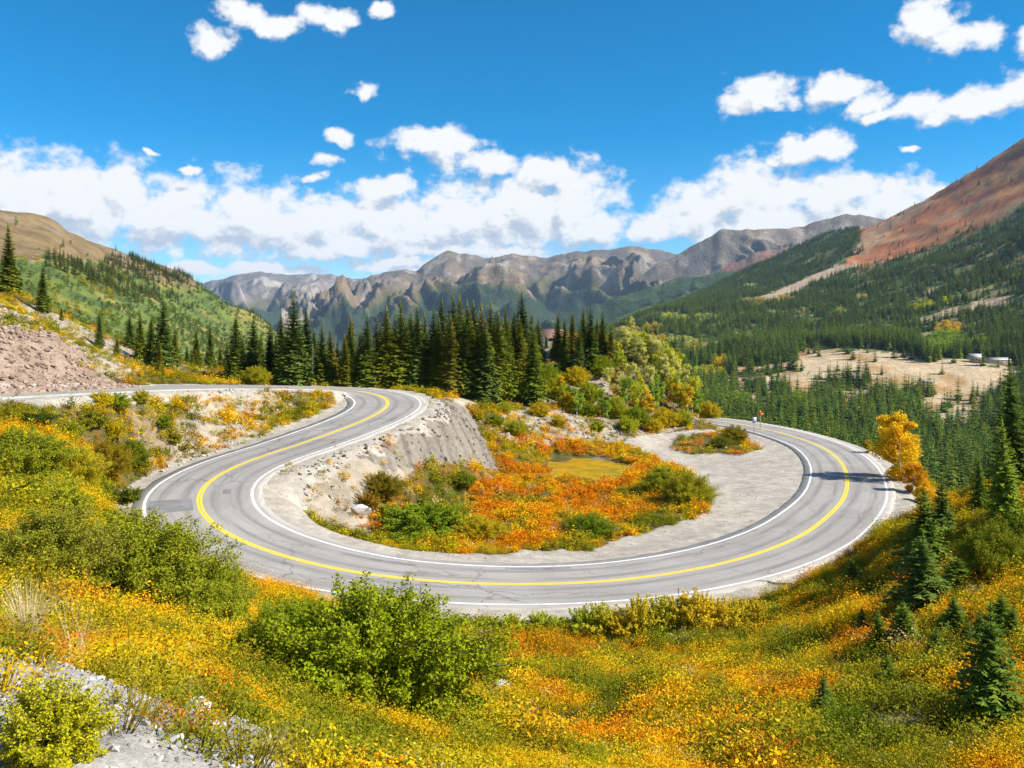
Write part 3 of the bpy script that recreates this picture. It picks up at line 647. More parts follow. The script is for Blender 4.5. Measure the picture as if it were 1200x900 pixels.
# ------------------------------------------------------------------ plant builders (meshes are shared by alike plants)
def unit(v): return v/(np.linalg.norm(v, axis=-1, keepdims=True)+1e-9)
def spruce_meshes(seed, H=12.0, R_=1.7, lev=36, per=8, seg=4, bare=0.06, shape=0.85, wt=0.34, joined=None, gap=0.12):
    r = np.random.default_rng(seed); tr = MB()
    bend = r.normal(0, 0.012*H, 2)
    axis = lambda z: np.array([bend[0]*(z/H)**2, bend[1]*(z/H)**2, z])
    zs = np.linspace(-0.4, H*0.985, 7); tr.tube([axis(max(z, 0)) if z >= 0 else (0, 0, z) for z in zs], [max(0.012, H*0.0135*(1-max(z, 0)/H)) for z in zs], 6)
    cr = MB(); tri = []; lvv = []
    lop = r.uniform(0.75, 1.12, 12)
    for L in range(lev):
        f = (L+r.uniform(-.3, .3))/lev; z = H*(bare+(0.985-bare)*f)
        rad = R_*((1-f)**shape)*(0.55+0.45*min(1, f*9+0.35))+0.05
        k = max(3, int(per*(0.5+0.6*(1-f))+r.uniform(0, 1)))
        a0 = r.uniform(0, 6.28)
        for j in range(k):
            if r.random() < gap: continue
            a = a0+6.283*j/k+r.normal(0, .25); ln = rad*r.uniform(.68, 1.12)*lop[int(a/6.283*12) % 12]
            up = 0.55*f-0.18+r.normal(0, .08); dirh = np.array([math.cos(a), math.sin(a), 0.])
            side = np.array([-math.sin(a), math.cos(a), 0.]); base = axis(z)
            t = np.linspace(0, 1, seg+1)
            pts = base+dirh*(ln*t)[:, None]+np.array([0, 0, 1.])*((up*t-0.42*(1-f*0.8)*t*t+0.16*t**3)*ln)[:, None]
            tone = r.uniform(.25, .75)
            for i in range(seg):
                w = wt*ln*(1-0.75*t[i])*r.uniform(.7, 1.2)+0.03
                p, q = pts[i], pts[i+1]
                for s_ in (-1, 1):
                    tip = p*0.25+q*0.75+side*s_*w+dirh*w*0.45+np.array([0, 0, -0.22*w+r.normal(0, .05)*ln])
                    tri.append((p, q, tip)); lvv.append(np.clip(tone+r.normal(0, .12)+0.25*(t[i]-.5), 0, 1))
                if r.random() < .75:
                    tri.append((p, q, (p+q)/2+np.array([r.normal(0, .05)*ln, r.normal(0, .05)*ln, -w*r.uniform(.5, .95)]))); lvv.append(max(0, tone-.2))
            tri.append((pts[-2], pts[-1]+dirh*0.10*ln, pts[-1]+side*0.05*ln)); lvv.append(min(1, tone+.25))
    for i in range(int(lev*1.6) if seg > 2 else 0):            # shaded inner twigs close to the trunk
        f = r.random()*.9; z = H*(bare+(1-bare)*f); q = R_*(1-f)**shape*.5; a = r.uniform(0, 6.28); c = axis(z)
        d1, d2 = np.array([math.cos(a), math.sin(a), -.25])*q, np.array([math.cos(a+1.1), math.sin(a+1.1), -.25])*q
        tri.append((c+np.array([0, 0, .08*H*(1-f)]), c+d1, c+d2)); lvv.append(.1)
    top = axis(H*0.93)
    for a in np.linspace(0, 6.28, 5)[:-1]:
        tri.append((top+np.array([math.cos(a), math.sin(a), 0])*0.012*H, top+np.array([math.cos(a+1.6), math.sin(a+1.6), 0])*0.012*H, axis(H*1.03))); lvv.append(.7)
    cr.tris(np.array(tri), np.array(lvv))
    if joined:
        V = np.concatenate(tr.V+cr.V); L_ = tr.L+[i+tr.n for i in cr.L]
        me = mesh_np('spruce', V, L_, tr.N+cr.N, False, {'lv': np.concatenate([np.zeros(tr.n)]+cr.A)}); me.materials.append(joined); return me
    return tr.mesh('spruce_trunk', BARK), cr.mesh('spruce_crown', NEED_OBJ)
def snag_meshes(seed, H=10.0):
    r = np.random.default_rng(seed); tr = MB(); br = MB()
    zs = np.linspace(-.3, H, 7); tr.tube([(0.02*z*math.sin(z), 0.015*z, z) for z in zs], [H*0.012*(1-max(z, 0)/H*.85) for z in zs], 6)
    for i in range(110):
        z = H*r.uniform(.15, .97); a = r.uniform(0, 6.28); ln = (1-z/H)*1.1+.25; ln *= r.uniform(.4, 1.1)
        d = np.array([math.cos(a), math.sin(a), r.uniform(-.45, .1)]); br.tube([(0, 0, z), np.array([0, 0, z])+d*ln*.5, np.array([0, 0, z])+d*ln+np.array([0, 0, -.12*ln])], [.028, .018, .006], 4)
    return tr.mesh('snag_trunk', BARK_DEAD), br.mesh('snag_branches', BARK_DEAD)
def leaf_quads(C, r, size, up=0.35, out=None, aspect=0.55):
    """one rhombic leaf for each centre"""
    n = len(C); nrm = r.normal(0, 1, (n, 3)); nrm[:, 2] = np.abs(nrm[:, 2])+up
    if out is not None: nrm += out*0.9
    nrm = unit(nrm); a = unit(np.cross(nrm, r.normal(0, 1, (n, 3)))); b = np.cross(nrm, a)
    s = size*r.uniform(.6, 1.35, (n, 1)); a = a*s; b = b*s*aspect
    return np.stack([C-a, C-b+nrm*s*.12, C+a, C+b+nrm*s*.12], 1)
def aspen_meshes(seed, H=8.0, R_=1.8, nleaf=2600, leaf=0.15, bare=0.22, joined=None, round_=False):
    r = np.random.default_rng(seed); tr = MB(); fo = MB()
    lean = r.normal(0, .05, 2)*H
    ax = lambda t: np.array([lean[0]*t*t, lean[1]*t*t, H*t])
    ts = np.linspace(0, .95, 7); tr.tube([(0, 0, -.4)]+[ax(t) for t in ts], [H*.016]+[H*.014*(1-t*.92) for t in ts], 6)
    tips = []
    for i in range(26):
        t = r.uniform(bare, .93); a = r.uniform(0, 6.28); f = (t-bare)/(1-bare)
        rad = R_*((math.sin(math.pi*min(1, f*.86+.12))**.8) if round_ else (.35+.65*math.sin(math.pi*min(1, f*.8+.17))))*r.uniform(.6, 1.1)
        p0 = ax(t); d = np.array([math.cos(a), math.sin(a), r.uniform(.35, .9)]); d[2] *= (1-f*.3)
        p2 = p0+d*rad*np.array([1, 1, .7]); p1 = (p0+p2)/2+np.array([0, 0, -.08*rad])
        tr.tube([p0, p1, p2], [H*.005, H*.0035, H*.0015], 4)
        tips += [(p1*.4+p2*.6, rad*.45), (p2, rad*.42), (p1, rad*.3)]
    tips += [(ax(t), .35*R_) for t in (.75, .85, .93, .99)]
    per = nleaf//len(tips); C = []; LV = []
    for p, s in tips:
        n = int(per*r.uniform(.5, 1.5)); q = r.normal(0, 1, (n, 3)); q = unit(q)*(r.random((n, 1))**.5)*max(s, .3)*np.array([1, 1, .8])
        C.append(p+q); LV.append(np.clip(r.uniform(.2, .8)+r.normal(0, .15, n), 0, 1))
    C = np.concatenate(C); LV = np.concatenate(LV); fo.quads(leaf_quads(C, r, leaf), LV)
    if joined:
        V = np.concatenate(tr.V+fo.V); me = mesh_np('aspen', V, tr.L+[i+tr.n for i in fo.L], tr.N+fo.N, False, {'lv': np.concatenate([np.full(tr.n, 1.)]+fo.A)}); me.materials.append(joined); return me
    return tr.mesh('aspen_trunk', BARK_W), fo.mesh('aspen_crown', FOL_OBJ)
def bush_meshes(seed, W_=3.0, H=2.2, nleaf=6000, leaf=0.05, stems=46, joined=None, spiky=0.25):
    """rounded willow: stems fan out from the root and carry leaves along their outer half"""
    r = np.random.default_rng(seed); st = MB(); fo = MB(); C = []; LV = []; per = nleaf//stems
    ph = r.uniform(0, 6.28, 3)
    for i in range(stems):
        a = r.uniform(0, 6.28); u = r.random()**.6; th = u*1.25
        lob = 1+.22*math.sin(2*a+ph[0])+.14*math.sin(3*a+ph[1])+.10*math.sin(5*a+ph[2])
        reach = np.array([math.cos(a)*math.sin(th)*W_*.5*lob, math.sin(a)*math.sin(th)*W_*.5*lob, H*(math.cos(th)*.88+.10)])*r.uniform(.72, 1.0+spiky*.6)
        b0 = np.array([math.cos(a), math.sin(a), 0])*W_*.10*u; mid = b0*.5+reach*.5+np.array([0, 0, H*.12])
        st.tube([b0+np.array([0, 0, -.15]), mid, b0+reach], [.022*H/2, .014*H/2, .004], 4)
        n = int(per*r.uniform(.6, 1.4)); t = .30+.72*r.random(n)**.75
        P_ = (b0*(1-t)[:, None]**2+2*((1-t)*t)[:, None]*mid+(t*t)[:, None]*(b0+reach))
        sp = (.13+.17*(1-np.abs(t-.6)))*W_*.45*(1.02-t*.72)[...]
        C.append(P_+unit(r.normal(0, 1, (n, 3)))*(r.random(n)**.6*sp)[:, None]); LV.append(np.clip(r.uniform(.25, .75)+r.normal(0, .16, n), 0, 1))
    ns = int(nleaf*.75); dr = r.normal(0, 1, (ns, 3)); dr[:, 2] = np.abs(dr[:, 2])*.9-.12; dr = unit(dr); kb = unit(np.abs(r.normal(0, 1, (stems//2, 3)))*np.sign(r.normal(0, 1, (stems//2, 3)))*np.array([1, 1, 0])+np.array([0, 0, 1])*r.uniform(-.1, 1.3, (stems//2, 1)))
    cs = dr@kb.T; wi = cs.argmax(1); bump_ = np.exp(-(1-cs.max(1))*26); aa = np.arctan2(dr[:, 1], dr[:, 0]); lob = 1+.16*np.sin(2*aa+ph[0])+.10*np.sin(3*aa+ph[1])
    amp = r.uniform(.75, 1.0, stems//2)[wi]; rad = (.60+.34*bump_)*amp*lob*(1-.30*r.random(ns)**2.2)
    C.append(dr*rad[:, None]*np.array([W_*.5, W_*.5, H])); LV.append(np.clip(r.uniform(.2, .8, stems//2)[wi]+r.normal(0, .15, ns), 0, 1))
    C = np.concatenate(C); LV = np.concatenate(LV); C[:, 2] = np.maximum(C[:, 2], .03*H)
    fo.quads(leaf_quads(C, r, leaf, up=.5), LV)
    if joined:
        V = np.concatenate(st.V+fo.V); me = mesh_np('shrub', V, st.L+[i+st.n for i in fo.L], st.N+fo.N, False, {'lv': np.concatenate([np.full(st.n, 0.)]+fo.A)}); me.materials.append(joined); return me
    return st.mesh('bush_stems', TWIG), fo.mesh('bush_foliage', FOL_OBJ)
def clump_mesh(seed, rad=.38, h=.34, n=170, leaf=.034, mat=None, aspect=.55):
    r = np.random.default_rng(seed); m = MB(); k = max(5, n//16); C = []; LV = []
    for i in range(k):
        a = r.uniform(0, 6.28); q = math.sqrt(r.random())*rad; top = h*(1-(q/rad)**2*.6)*r.uniform(.55, 1.15)
        c = np.array([math.cos(a)*q, math.sin(a)*q, top*.7]); nn = n//k
        C.append(c+r.normal(0, 1, (nn, 3))*np.array([.2*rad, .2*rad, .26*h])); LV.append(np.clip(r.uniform(.15, .85)+r.normal(0, .15, nn), 0, 1))
        base = np.array([math.cos(a)*q*.4, math.sin(a)*q*.4, -.05]); m.tube([base, c+np.array([0, 0, .1*h])], [.006, .003], 3, .05)
    C = np.concatenate(C); C[:, 2] = np.maximum(C[:, 2], .01); m.quads(leaf_quads(C, r, leaf, up=.6, aspect=aspect), np.concatenate(LV))
    return m.mesh('leafy_clump', mat)
def tuft_mesh(seed, n=60, h=.4, spread=.16, w=.006, mat=None, droop=.35):
    r = np.random.default_rng(seed); m = MB(); Q = []; LV = []
    for i in range(n):
        a = r.uniform(0, 6.28); b = np.array([math.cos(a), math.sin(a), 0])*r.random()*spread*.35
        o = np.array([math.cos(a+r.normal(0, .5)), math.sin(a+r.normal(0, .5)), 0]); ln = h*r.uniform(.55, 1.2); sp = r.uniform(.1, .75)
        s = np.array([-o[1], o[0], 0])*w*r.uniform(.7, 1.4); pr = b+np.array([0, 0, -.04]); tone = np.clip(r.normal(.55, .2), 0, 1)
        for t0, t1 in ((0, .4), (.4, .75), (.75, 1)):
            f = lambda t: b+o*sp*ln*t*.8+np.array([0, 0, ln*(t-droop*sp*t*t)])
            p, q = f(t0), f(t1); wa, wb = s*(1-t0*.8), s*(1-t1*.9); Q.append((p-wa, p+wa, q+wb, q-wb)); LV.append(tone)
    m.quads(np.array(Q), np.array(LV)); return m.mesh('grass_tuft', mat)
def rock_mesh(seed, mat=None, sub=2):
    import bmesh
    r = np.random.default_rng(seed); bm = bmesh.new(); bmesh.ops.create_icosphere(bm, subdivisions=sub, radius=1.0)
    pl = [(unit(r.normal(0, 1, 3)), r.uniform(.45, .85)) for _ in range(11)]; sc = np.array([1, r.uniform(.6, .95), r.uniform(.4, .75)])
    for v in bm.verts:
        p = np.array(v.co)
        for n_, k in pl:
            d = p@n_-k
            if d > 0: p = p-n_*d*.93
        v.co = p*sc*1.25+r.normal(0, .012, 3)
    me = bpy.data.meshes.new('rock'); bm.to_mesh(me); bm.free()
    a = me.attributes.new('lv', 'FLOAT', 'POINT'); a.data.foreach_set('value', np.clip(r.normal(.5, .12, len(me.vertices)), 0, 1).astype(np.float32))
    if mat: me.materials.append(mat)
    return me

# ------------------------------------------------------------------ scattering for what nobody could count
_src_n = 0
def scatter(name, meshes, P_, scl, tint, label, cat, rz=None, idx=None, tilt=0.0, squash=None):
    global _src_n
    n = len(P_); me = bpy.data.meshes.new(name); me.vertices.add(n); me.vertices.foreach_set('co', np.asarray(P_, np.float32).ravel())
    rot = np.zeros((n, 3), np.float32); rot[:, 2] = rng.uniform(0, 6.28, n) if rz is None else rz
    if tilt: rot[:, :2] = rng.normal(0, tilt, (n, 2))
    sc3 = np.repeat(np.asarray(scl, np.float32)[:, None], 3, 1)
    if squash is not None: sc3[:, 2] *= squash
    idx = rng.integers(0, len(meshes), n) if idx is None else idx
    for k, v, t, f in (('rot', rot, 'FLOAT_VECTOR', 'vector'), ('scl', sc3, 'FLOAT_VECTOR', 'vector'), ('tint', np.asarray(tint, np.float32), 'FLOAT_VECTOR', 'vector')):
        a = me.attributes.new(k, t, 'POINT'); a.data.foreach_set(f, v.ravel())
    a = me.attributes.new('idx', 'INT', 'POINT'); a.data.foreach_set('value', idx.astype(np.int32))
    o = bpy.data.objects.new(name, me); COL.objects.link(o)
    nt = bpy.data.node_groups.new(name+'_nodes', 'GeometryNodeTree')
    nt.interface.new_socket('Geometry', in_out='INPUT', socket_type='NodeSocketGeometry'); nt.interface.new_socket('Geometry', in_out='OUTPUT', socket_type='NodeSocketGeometry')
    N = nt.nodes.new; gi, go = N('NodeGroupInput'), N('NodeGroupOutput'); ip = N('GeometryNodeInstanceOnPoints'); g2i = N('GeometryNodeGeometryToInstance')
    for k, m_ in reversed(list(enumerate(meshes))):
        so_ = bpy.data.objects.new('%s_source' % name, m_); oi = N('GeometryNodeObjectInfo'); oi.inputs['Object'].default_value = so_
        nt.links.new(oi.outputs['Geometry'], g2i.inputs[0])
    def at(nm, ty):
        q = N('GeometryNodeInputNamedAttribute'); q.data_type = ty; q.inputs['Name'].default_value = nm; return q.outputs['Attribute']
    nt.links.new(gi.outputs[0], ip.inputs['Points']); nt.links.new(g2i.outputs[0], ip.inputs['Instance']); ip.inputs['Pick Instance'].default_value = True
    nt.links.new(at('idx', 'INT'), ip.inputs['Instance Index']); e2r = N('FunctionNodeEulerToRotation'); nt.links.new(at('rot', 'FLOAT_VECTOR'), e2r.inputs[0])
    nt.links.new(e2r.outputs[0], ip.inputs['Rotation']); nt.links.new(at('scl', 'FLOAT_VECTOR'), ip.inputs['Scale']); nt.links.new(ip.outputs[0], go.inputs[0])
    md = o.modifiers.new('scatter', 'NODES'); md.node_group = nt
    return tag(o, label, cat, kind='stuff')
def tints(n, base, var=0.18, seed=0):
    """base: (n,3) or (3,) albedo with natural variation"""
    b = np.broadcast_to(np.asarray(base, float), (n, 3)); k = np.exp(rng.normal(0, var, (n, 1))); return b*k*np.exp(rng.normal(0, var*.35*(0.3 if seed else 1), (n, 3)))

# ------------------------------------------------------------------ ground cover on the near slopes
ORANGE, GOLD, YG, GREEN, OLIVE, RUST, TAN = map(np.array, [(.70,.25,.006),(.76,.45,.008),(.44,.38,.010),(.13,.19,.010),(.21,.20,.012),(.48,.14,.012),(.50,.40,.20)])
PAL = np.array([ORANGE, GOLD, YG, GREEN, OLIVE, RUST, TAN])
FZ = dict(bowl=[(440,585),(520,575),(600,545),(740,540),(790,560),(770,600),(700,625),(600,645),(470,625)],
          bowlback=[(575,515),(640,505),(740,520),(735,540),(640,545),(590,550)],
          goldL=[(30,480),(110,462),(180,468),(190,510),(120,540),(150,600),(90,610),(20,560),(0,520)],
          fore=[(540,730),(920,715),(1060,650),(1200,700),(1200,900),(380,900),(300,830),(560,820)])
def cover_colour(x, y, z, n):
    px, py = proj(np.stack([x, y, z], -1))
    a = fbm(x/5, y/5, 3, 301); b = fbm(x/1.7+5, y/1.7, 3, 305); c = fbm(x/14, y/14+3, 2, 309); dz = rng.normal(0, .11, n)
    u = a*.75+b*.55+dz*.8-.05
    u = np.where((px < 230) & (py < 660), u-.22, u); w = np.zeros(n, int)
    w[:] = np.where(u > .42, 0, np.where(u > .02, 1, np.where(u > -.28, 2, np.where(u > -.6, 4, 3))))
    bowl = inpoly(px, py, FZ['bowl']); ub = u+.42+c*.5; w = np.where(bowl, np.where(ub > .42, 0, np.where(ub > .02, 1, np.where(ub > -.3, 4, 3))), w)
    bb = inpoly(px, py, FZ['bowlback']); w = np.where(bb, np.where(u > .1, 0, np.where(u > -.3, 1, 2)), w)
    gl = inpoly(px, py, FZ['goldL']); w = np.where(gl, np.where(u > .6, 0, np.where(u > -.05, 1, np.where(u > -.5, 2, 3))), w)
    fo = inpoly(px, py, FZ['fore']); uf = u+.18+c*.35; w = np.where(fo, np.where(uf > .56, 0, np.where(uf > .30, 1, np.where(uf > .08, 2, np.where(uf > -.16, 4, 3)))), w)
    w = np.where(rng.random(n) < .015, 5, w); w = np.where(rng.random(n) < .012, 6, w)
    sm_ = PAL[w]; return sm_*(1-.12)+.12*GOLD*np.array([.9, .85, 1]), px, py
def sample_ground(n, x0, x1, y0, y1, dens):
    x = rng.uniform(x0, x1, n); y = rng.uniform(y0, y1, n); ok = (np.abs(x/y) < 1.05); x, y = x[ok], y[ok]
    k = rng.random(len(x)) < dens(x, y); x, y = x[k], y[k]; return x, y, ground_z(x, y)
CL = [clump_mesh(400+i, .36, (.24, .34, .46, .30)[i], 300, .022, FOL_INS) for i in range(4)]
CLF = [clump_mesh(440+i, .5, (.34, .45, .6)[i], 150, .055, FOL_INS) for i in range(3)]
def low_cover(name, label, n, x0, x1, y0, y1, smin, smax, meshes, extra=None, pal=None):
    x, y, z = sample_ground(n, x0, x1, y0, y1, lambda x, y: cov_at(x, y)*(extra(x, y) if extra else 1))
    c, px, py = cover_colour(x, y, z, len(x))
    if pal is not None: c = c*.3+.7*PAL[rng.choice(pal, len(x))]
    s = rng.uniform(smin, smax, len(x))*np.exp(fbm(x/3, y/3, 2, 333)*.5)
    return scatter(name, meshes, np.stack([x, y, z-.02], 1), s, tints(len(x), c, .12), label, 'ground cover', tilt=.12)
CLN = [clump_mesh(460+i, .30, (.20, .28, .24)[i], 420, .0145, FOL_INS) for i in range(3)]
low_cover('ground_cover', 'fine-leaved gold and green ground cover nearest the viewpoint', 12000, -12, 17, 5.5, 16, .7, 1.3, CLN)
low_cover('ground_cover', 'low orange, gold and green ground cover on the near slope below the viewpoint', 27000, -36, 50, 15, 64, .8, 1.7, CL)
CLB = [clump_mesh(470+i, .62, (.55, .75, .65)[i], 1100, .021, FOL_INS) for i in range(3)]
low_cover('low_shrubs', 'knee-high mounded shrubs scattered over the near slope', 2600, -30, 46, 13, 62, .55, 1.5, CLB, lambda x, y: sm(fbm(x/4, y/4, 3, 377), -.15, .35), [1, 2, 3, 3, 4, 4, 4, 2])
low_cover('ground_cover', 'orange and olive marsh plants filling the hollow inside the hairpin', 15000, -32, 48, 60, 112, .8, 1.3, CLF, lambda x, y: (rd_at(x, y) > 6.5)*1.0)
low_cover('ground_cover', 'yellow and green low plants on the bank between the two arms of road', 9000, -62, -18, 36, 105, .8, 1.3, CLF)
low_cover('ground_cover', 'sparse yellow and green plants on the wooded knoll and far roadside', 9000, -95, 45, 100, 165, .8, 1.5, CLF, lambda x, y: .65)
# ------------------------------------------------------------------ rocks and gravel
RK = [rock_mesh(500+i, ROCK_INS, 2) for i in range(5)]; RKS = [rock_mesh(520+i, ROCK_INS, 1) for i in range(4)]
def rocks(name, label, n, x0, x1, y0, y1, dens, smin, smax, base, meshes, pw=2.5):
    x, y, z = sample_ground(n, x0, x1, y0, y1, dens); s = smin+(smax-smin)*rng.random(len(x))**pw
    return scatter(name, meshes, np.stack([x, y, z+s*.15], 1), s, tints(len(x), base, .2, 1), label, 'rocks', tilt=.5)
rocks('loose_rocks', 'reddish brown broken rock covering the talus slope above the upper road', 26000, -80, -28, 66, 112, lambda x, y: talus_at(x, y), .06, .36, (.30, .215, .165), RK, 3.5)
rocks('loose_rocks', 'grey stones scattered down the pale embankment under the upper bend', 9000, -24, 2, 58, 104, lambda x, y: bank_at(x, y)*np.clip(.3+.6*sm(fbm(x/3, y/3, 3, 71), .0, .5), 0, 1)*(rd_at(x, y) > 5.5), .04, .30, (.20, .175, .145), RKS, 3.5)
rocks('loose_rocks', 'broken stones on the bare patches beside the left arm of the road', 9000, -62, -14, 40, 104, lambda x, y: np.clip(part_at(x, y)*.8+bare_at(x, y)*.3*(1-talus_at(x, y))*(1-bank_at(x, y)), 0, 1)*(rd_at(x, y) > 5.2), .05, .28, (.40, .36, .30), RKS)
rocks('loose_rocks', 'grey and tan stones on the scree at the foot of the wooded knoll', 7000, -8, 40, 98, 150, lambda x, y: part_at(x, y)*.45+.04*(cov_at(x, y) > .5), .08, .40, (.34, .30, .25), RKS)
rocks('roadside_gravel', 'pale gravel and small stones along the road shoulders and the dirt turnout', 26000, -60, 52, 40, 130, lambda x, y: shoulder_at(x, y)*np.clip((rd_at(x, y)-4.7)*.5, 0, .7), .02, .085, (.42, .385, .33), RKS)
rocks('spur_gravel', 'light grey chips of rock on the bare spur at the viewpoint', 34000, -9, 2, 3.2, 12, lambda x, y: spur_at(x, y), .006, .042, (.36, .34, .315), RKS, 5)
rocks('loose_rocks', 'small pale stones showing between the plants of the near slope', 900, -14, 26, 9, 46, lambda x, y: cov_at(x, y)*.8, .04, .17, (.50, .46, .42), RKS)
ROCK_OBJ = foliage('rock_by_object', 'OBJECT', 0.0, .95, .75, 1.25, 0.0)
RKO = [rock_mesh(540+i, ROCK_OBJ, 2) for i in range(5)]
for i, (px, py, w_, lab) in enumerate([(240,862,.17,'flat grey rock on the spur right of the low yellow-green shrub'),(232,833,.12,'small white rock at the edge of the low yellow-green shrub'),
   (292,838,.10,'pale grey stone lying on the spur beside green blades'),(205,872,.08,'small dark stone beneath the low yellow-green shrub'),(100,872,.09,'grey stone at the bottom edge of the spur'),
   (665,772,.30,'pale boulder half sunk among orange plants right of the large willow'),(590,808,.30,'white stone in the plants below the large willow'),(880,855,.26,'light grey flat rock in a bare patch of the lower slope'),
   (775,812,.20,'weathered pale rock in the middle of the orange slope'),(785,748,.22,'whitish rock under the yellow shrubs by the road shoulder'),
   (425,602,.9,'brown rock at the foot of the embankment above the willows'),(146,655,.7,'dark rock at the culvert beside the left hairpin')]):
    p = gp(px, py); o = obj('rock', RKO[i % 5], loc=(p[0], p[1], p[2]+w_*.25), rz=i*1.3, sc=w_, color=((.50,.48,.45),(.56,.53,.5),(.42,.39,.36))[i % 3]); tag(o, lab, 'rock', 'single rocks on the slopes')

# ------------------------------------------------------------------ spruces one can tell apart
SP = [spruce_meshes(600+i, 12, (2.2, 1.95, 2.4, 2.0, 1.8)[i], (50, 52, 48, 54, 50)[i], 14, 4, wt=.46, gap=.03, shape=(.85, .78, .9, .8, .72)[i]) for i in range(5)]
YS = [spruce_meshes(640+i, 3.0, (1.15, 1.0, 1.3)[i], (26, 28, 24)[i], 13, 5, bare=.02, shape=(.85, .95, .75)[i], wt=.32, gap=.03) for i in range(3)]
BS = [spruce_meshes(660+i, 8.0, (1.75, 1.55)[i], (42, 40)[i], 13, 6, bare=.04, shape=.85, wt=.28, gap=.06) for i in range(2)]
SN = [snag_meshes(680+i) for i in range(2)]
def tree(name, meshes, H0, p, H, label, cat, group, color, rz=None, parts=('trunk', 'crown'), wide=1.0, bcol=None):
    rz = random.uniform(0, 6.28) if rz is None else rz
    e = bpy.data.objects.new(name, None); COL.objects.link(e); e.location = p; e.rotation_euler = (0, 0, rz); k = H/H0; e.scale = (k*wide, k*wide, k); e.empty_display_size = .3
    for m_, nm in zip(meshes, parts):
        q = obj(nm, m_, e, color=color)
        if nm == 'branches': q['kind'] = 'stuff'
    return tag(e, label, cat, group)
GREENS = [(.125,.160,.016),(.160,.185,.014),(.095,.135,.020),(.195,.200,.014),(.105,.150,.024),(.20,.185,.018)]
ROW = [(276,365,110),(297,368,112),(316,376,114),(330,368,113),(344,342,109),(358,362,117),(377,378,113),(387,384,118),(404,392,112),(413,391,120),(430,367,113),(441,372,120),(452,358,114),(463,370,121),
 (470,352,115),(481,364,122),(489,358,115),(498,366,124),(508,360,117),(518,350,121),(531,343,118),(539,346,126),(548,352,116),(557,352,124),(564,356,117),(574,352,128),(584,362,119),(593,360,130),(602,362,128),(613,342,133),(623,364,138),(631,372,142)]
ROW += [(285,392,119),(306,388,121),(323,392,122),(336,385,120),(351,380,121),(368,384,122),(395,398,121),(422,386,116),(446,380,116),(476,376,117),(513,372,115),(526,368,114),(544,372,115),(568,372,115),(579,368,122),(589,372,121),(608,370,127)]
ROW.sort()
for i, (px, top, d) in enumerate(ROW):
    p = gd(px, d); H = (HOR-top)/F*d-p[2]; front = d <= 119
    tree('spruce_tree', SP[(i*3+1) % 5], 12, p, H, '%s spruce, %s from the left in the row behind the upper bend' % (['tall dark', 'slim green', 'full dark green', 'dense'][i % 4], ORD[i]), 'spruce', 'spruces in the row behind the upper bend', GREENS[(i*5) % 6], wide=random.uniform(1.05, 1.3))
for i in range(26):                      # second rank, hidden but for tips and gaps
    px = rng.uniform(404, 628); d = rng.uniform(122, 140)
    p = gd(px, d); top = rng.uniform(368, 392); H = (HOR-top)/F*d-p[2]
    tree('spruce_tree', SP[i % 5], 12, p, max(4, H), 'spruce in the second rank behind the upper bend, %s' % ('at its left end' if px < 450 else 'left of its middle' if px < 500 else 'near its middle' if px < 545 else 'right of its middle' if px < 590 else 'at its right end'), 'spruce', 'spruces massed behind the front row', GREENS[(i*7) % 6])
KN = [(654,364,146),(662,371,141),(671,365,147),(678,380,139),(684,358,144),(692,357,141),(700,371,146),(706,364,143),(716,378,142),(640,396,150)]
for i, (px, top, d) in enumerate(sorted(KN)):
    p = gd(px, d); H = (HOR-top)/F*d-p[2]
    tree('spruce_tree', SP[(i*2) % 5], 12, p, max(2.5, H), 'dark spruce on the knoll, %s from the left beside the cabin' % ORD[i], 'spruce', 'spruces on top of the knoll', GREENS[(i*5+2) % 6])
LH = [(10,260,112,'tall'),(50,308,110,'tall'),(72,366,112,'small'),(117,365,108,'full'),(137,392,107,'small'),(152,366,118,'slim'),(164,362,112,'tall'),(177,368,110,'dense'),(191,345,108,'tallest'),(187,398,100,'young'),
      (205,384,118,'slim'),(230,385,122,'small'),(247,381,124,'round-topped'),(258,402,130,'small'),(266,400,128,'short'),(219,404,126,'short')]
for i, (px, top, d, ad) in enumerate(sorted(LH)):
    p = gd(px, d); H = (HOR-top)/F*d-p[2]
    tree('spruce_tree', SP[(i*3) % 5], 12, p, max(2.0, H), '%s spruce, %s from the left on the slope above the talus' % (ad, ORD[i]), 'spruce', 'spruces on the left slope', GREENS[(i*5+1) % 6])
for i, (px, top, d, lab) in enumerate([(366,402,112,'bare grey dead spruce in the row, right of its tallest tree')]):
    p = gd(px, d); H = (HOR-top)/F*d-p[2]; tree('dead_spruce', SN[i % 2], 10, p, H, lab, 'dead tree', 'dead spruces', (.3,.27,.23), parts=('trunk', 'branches'))
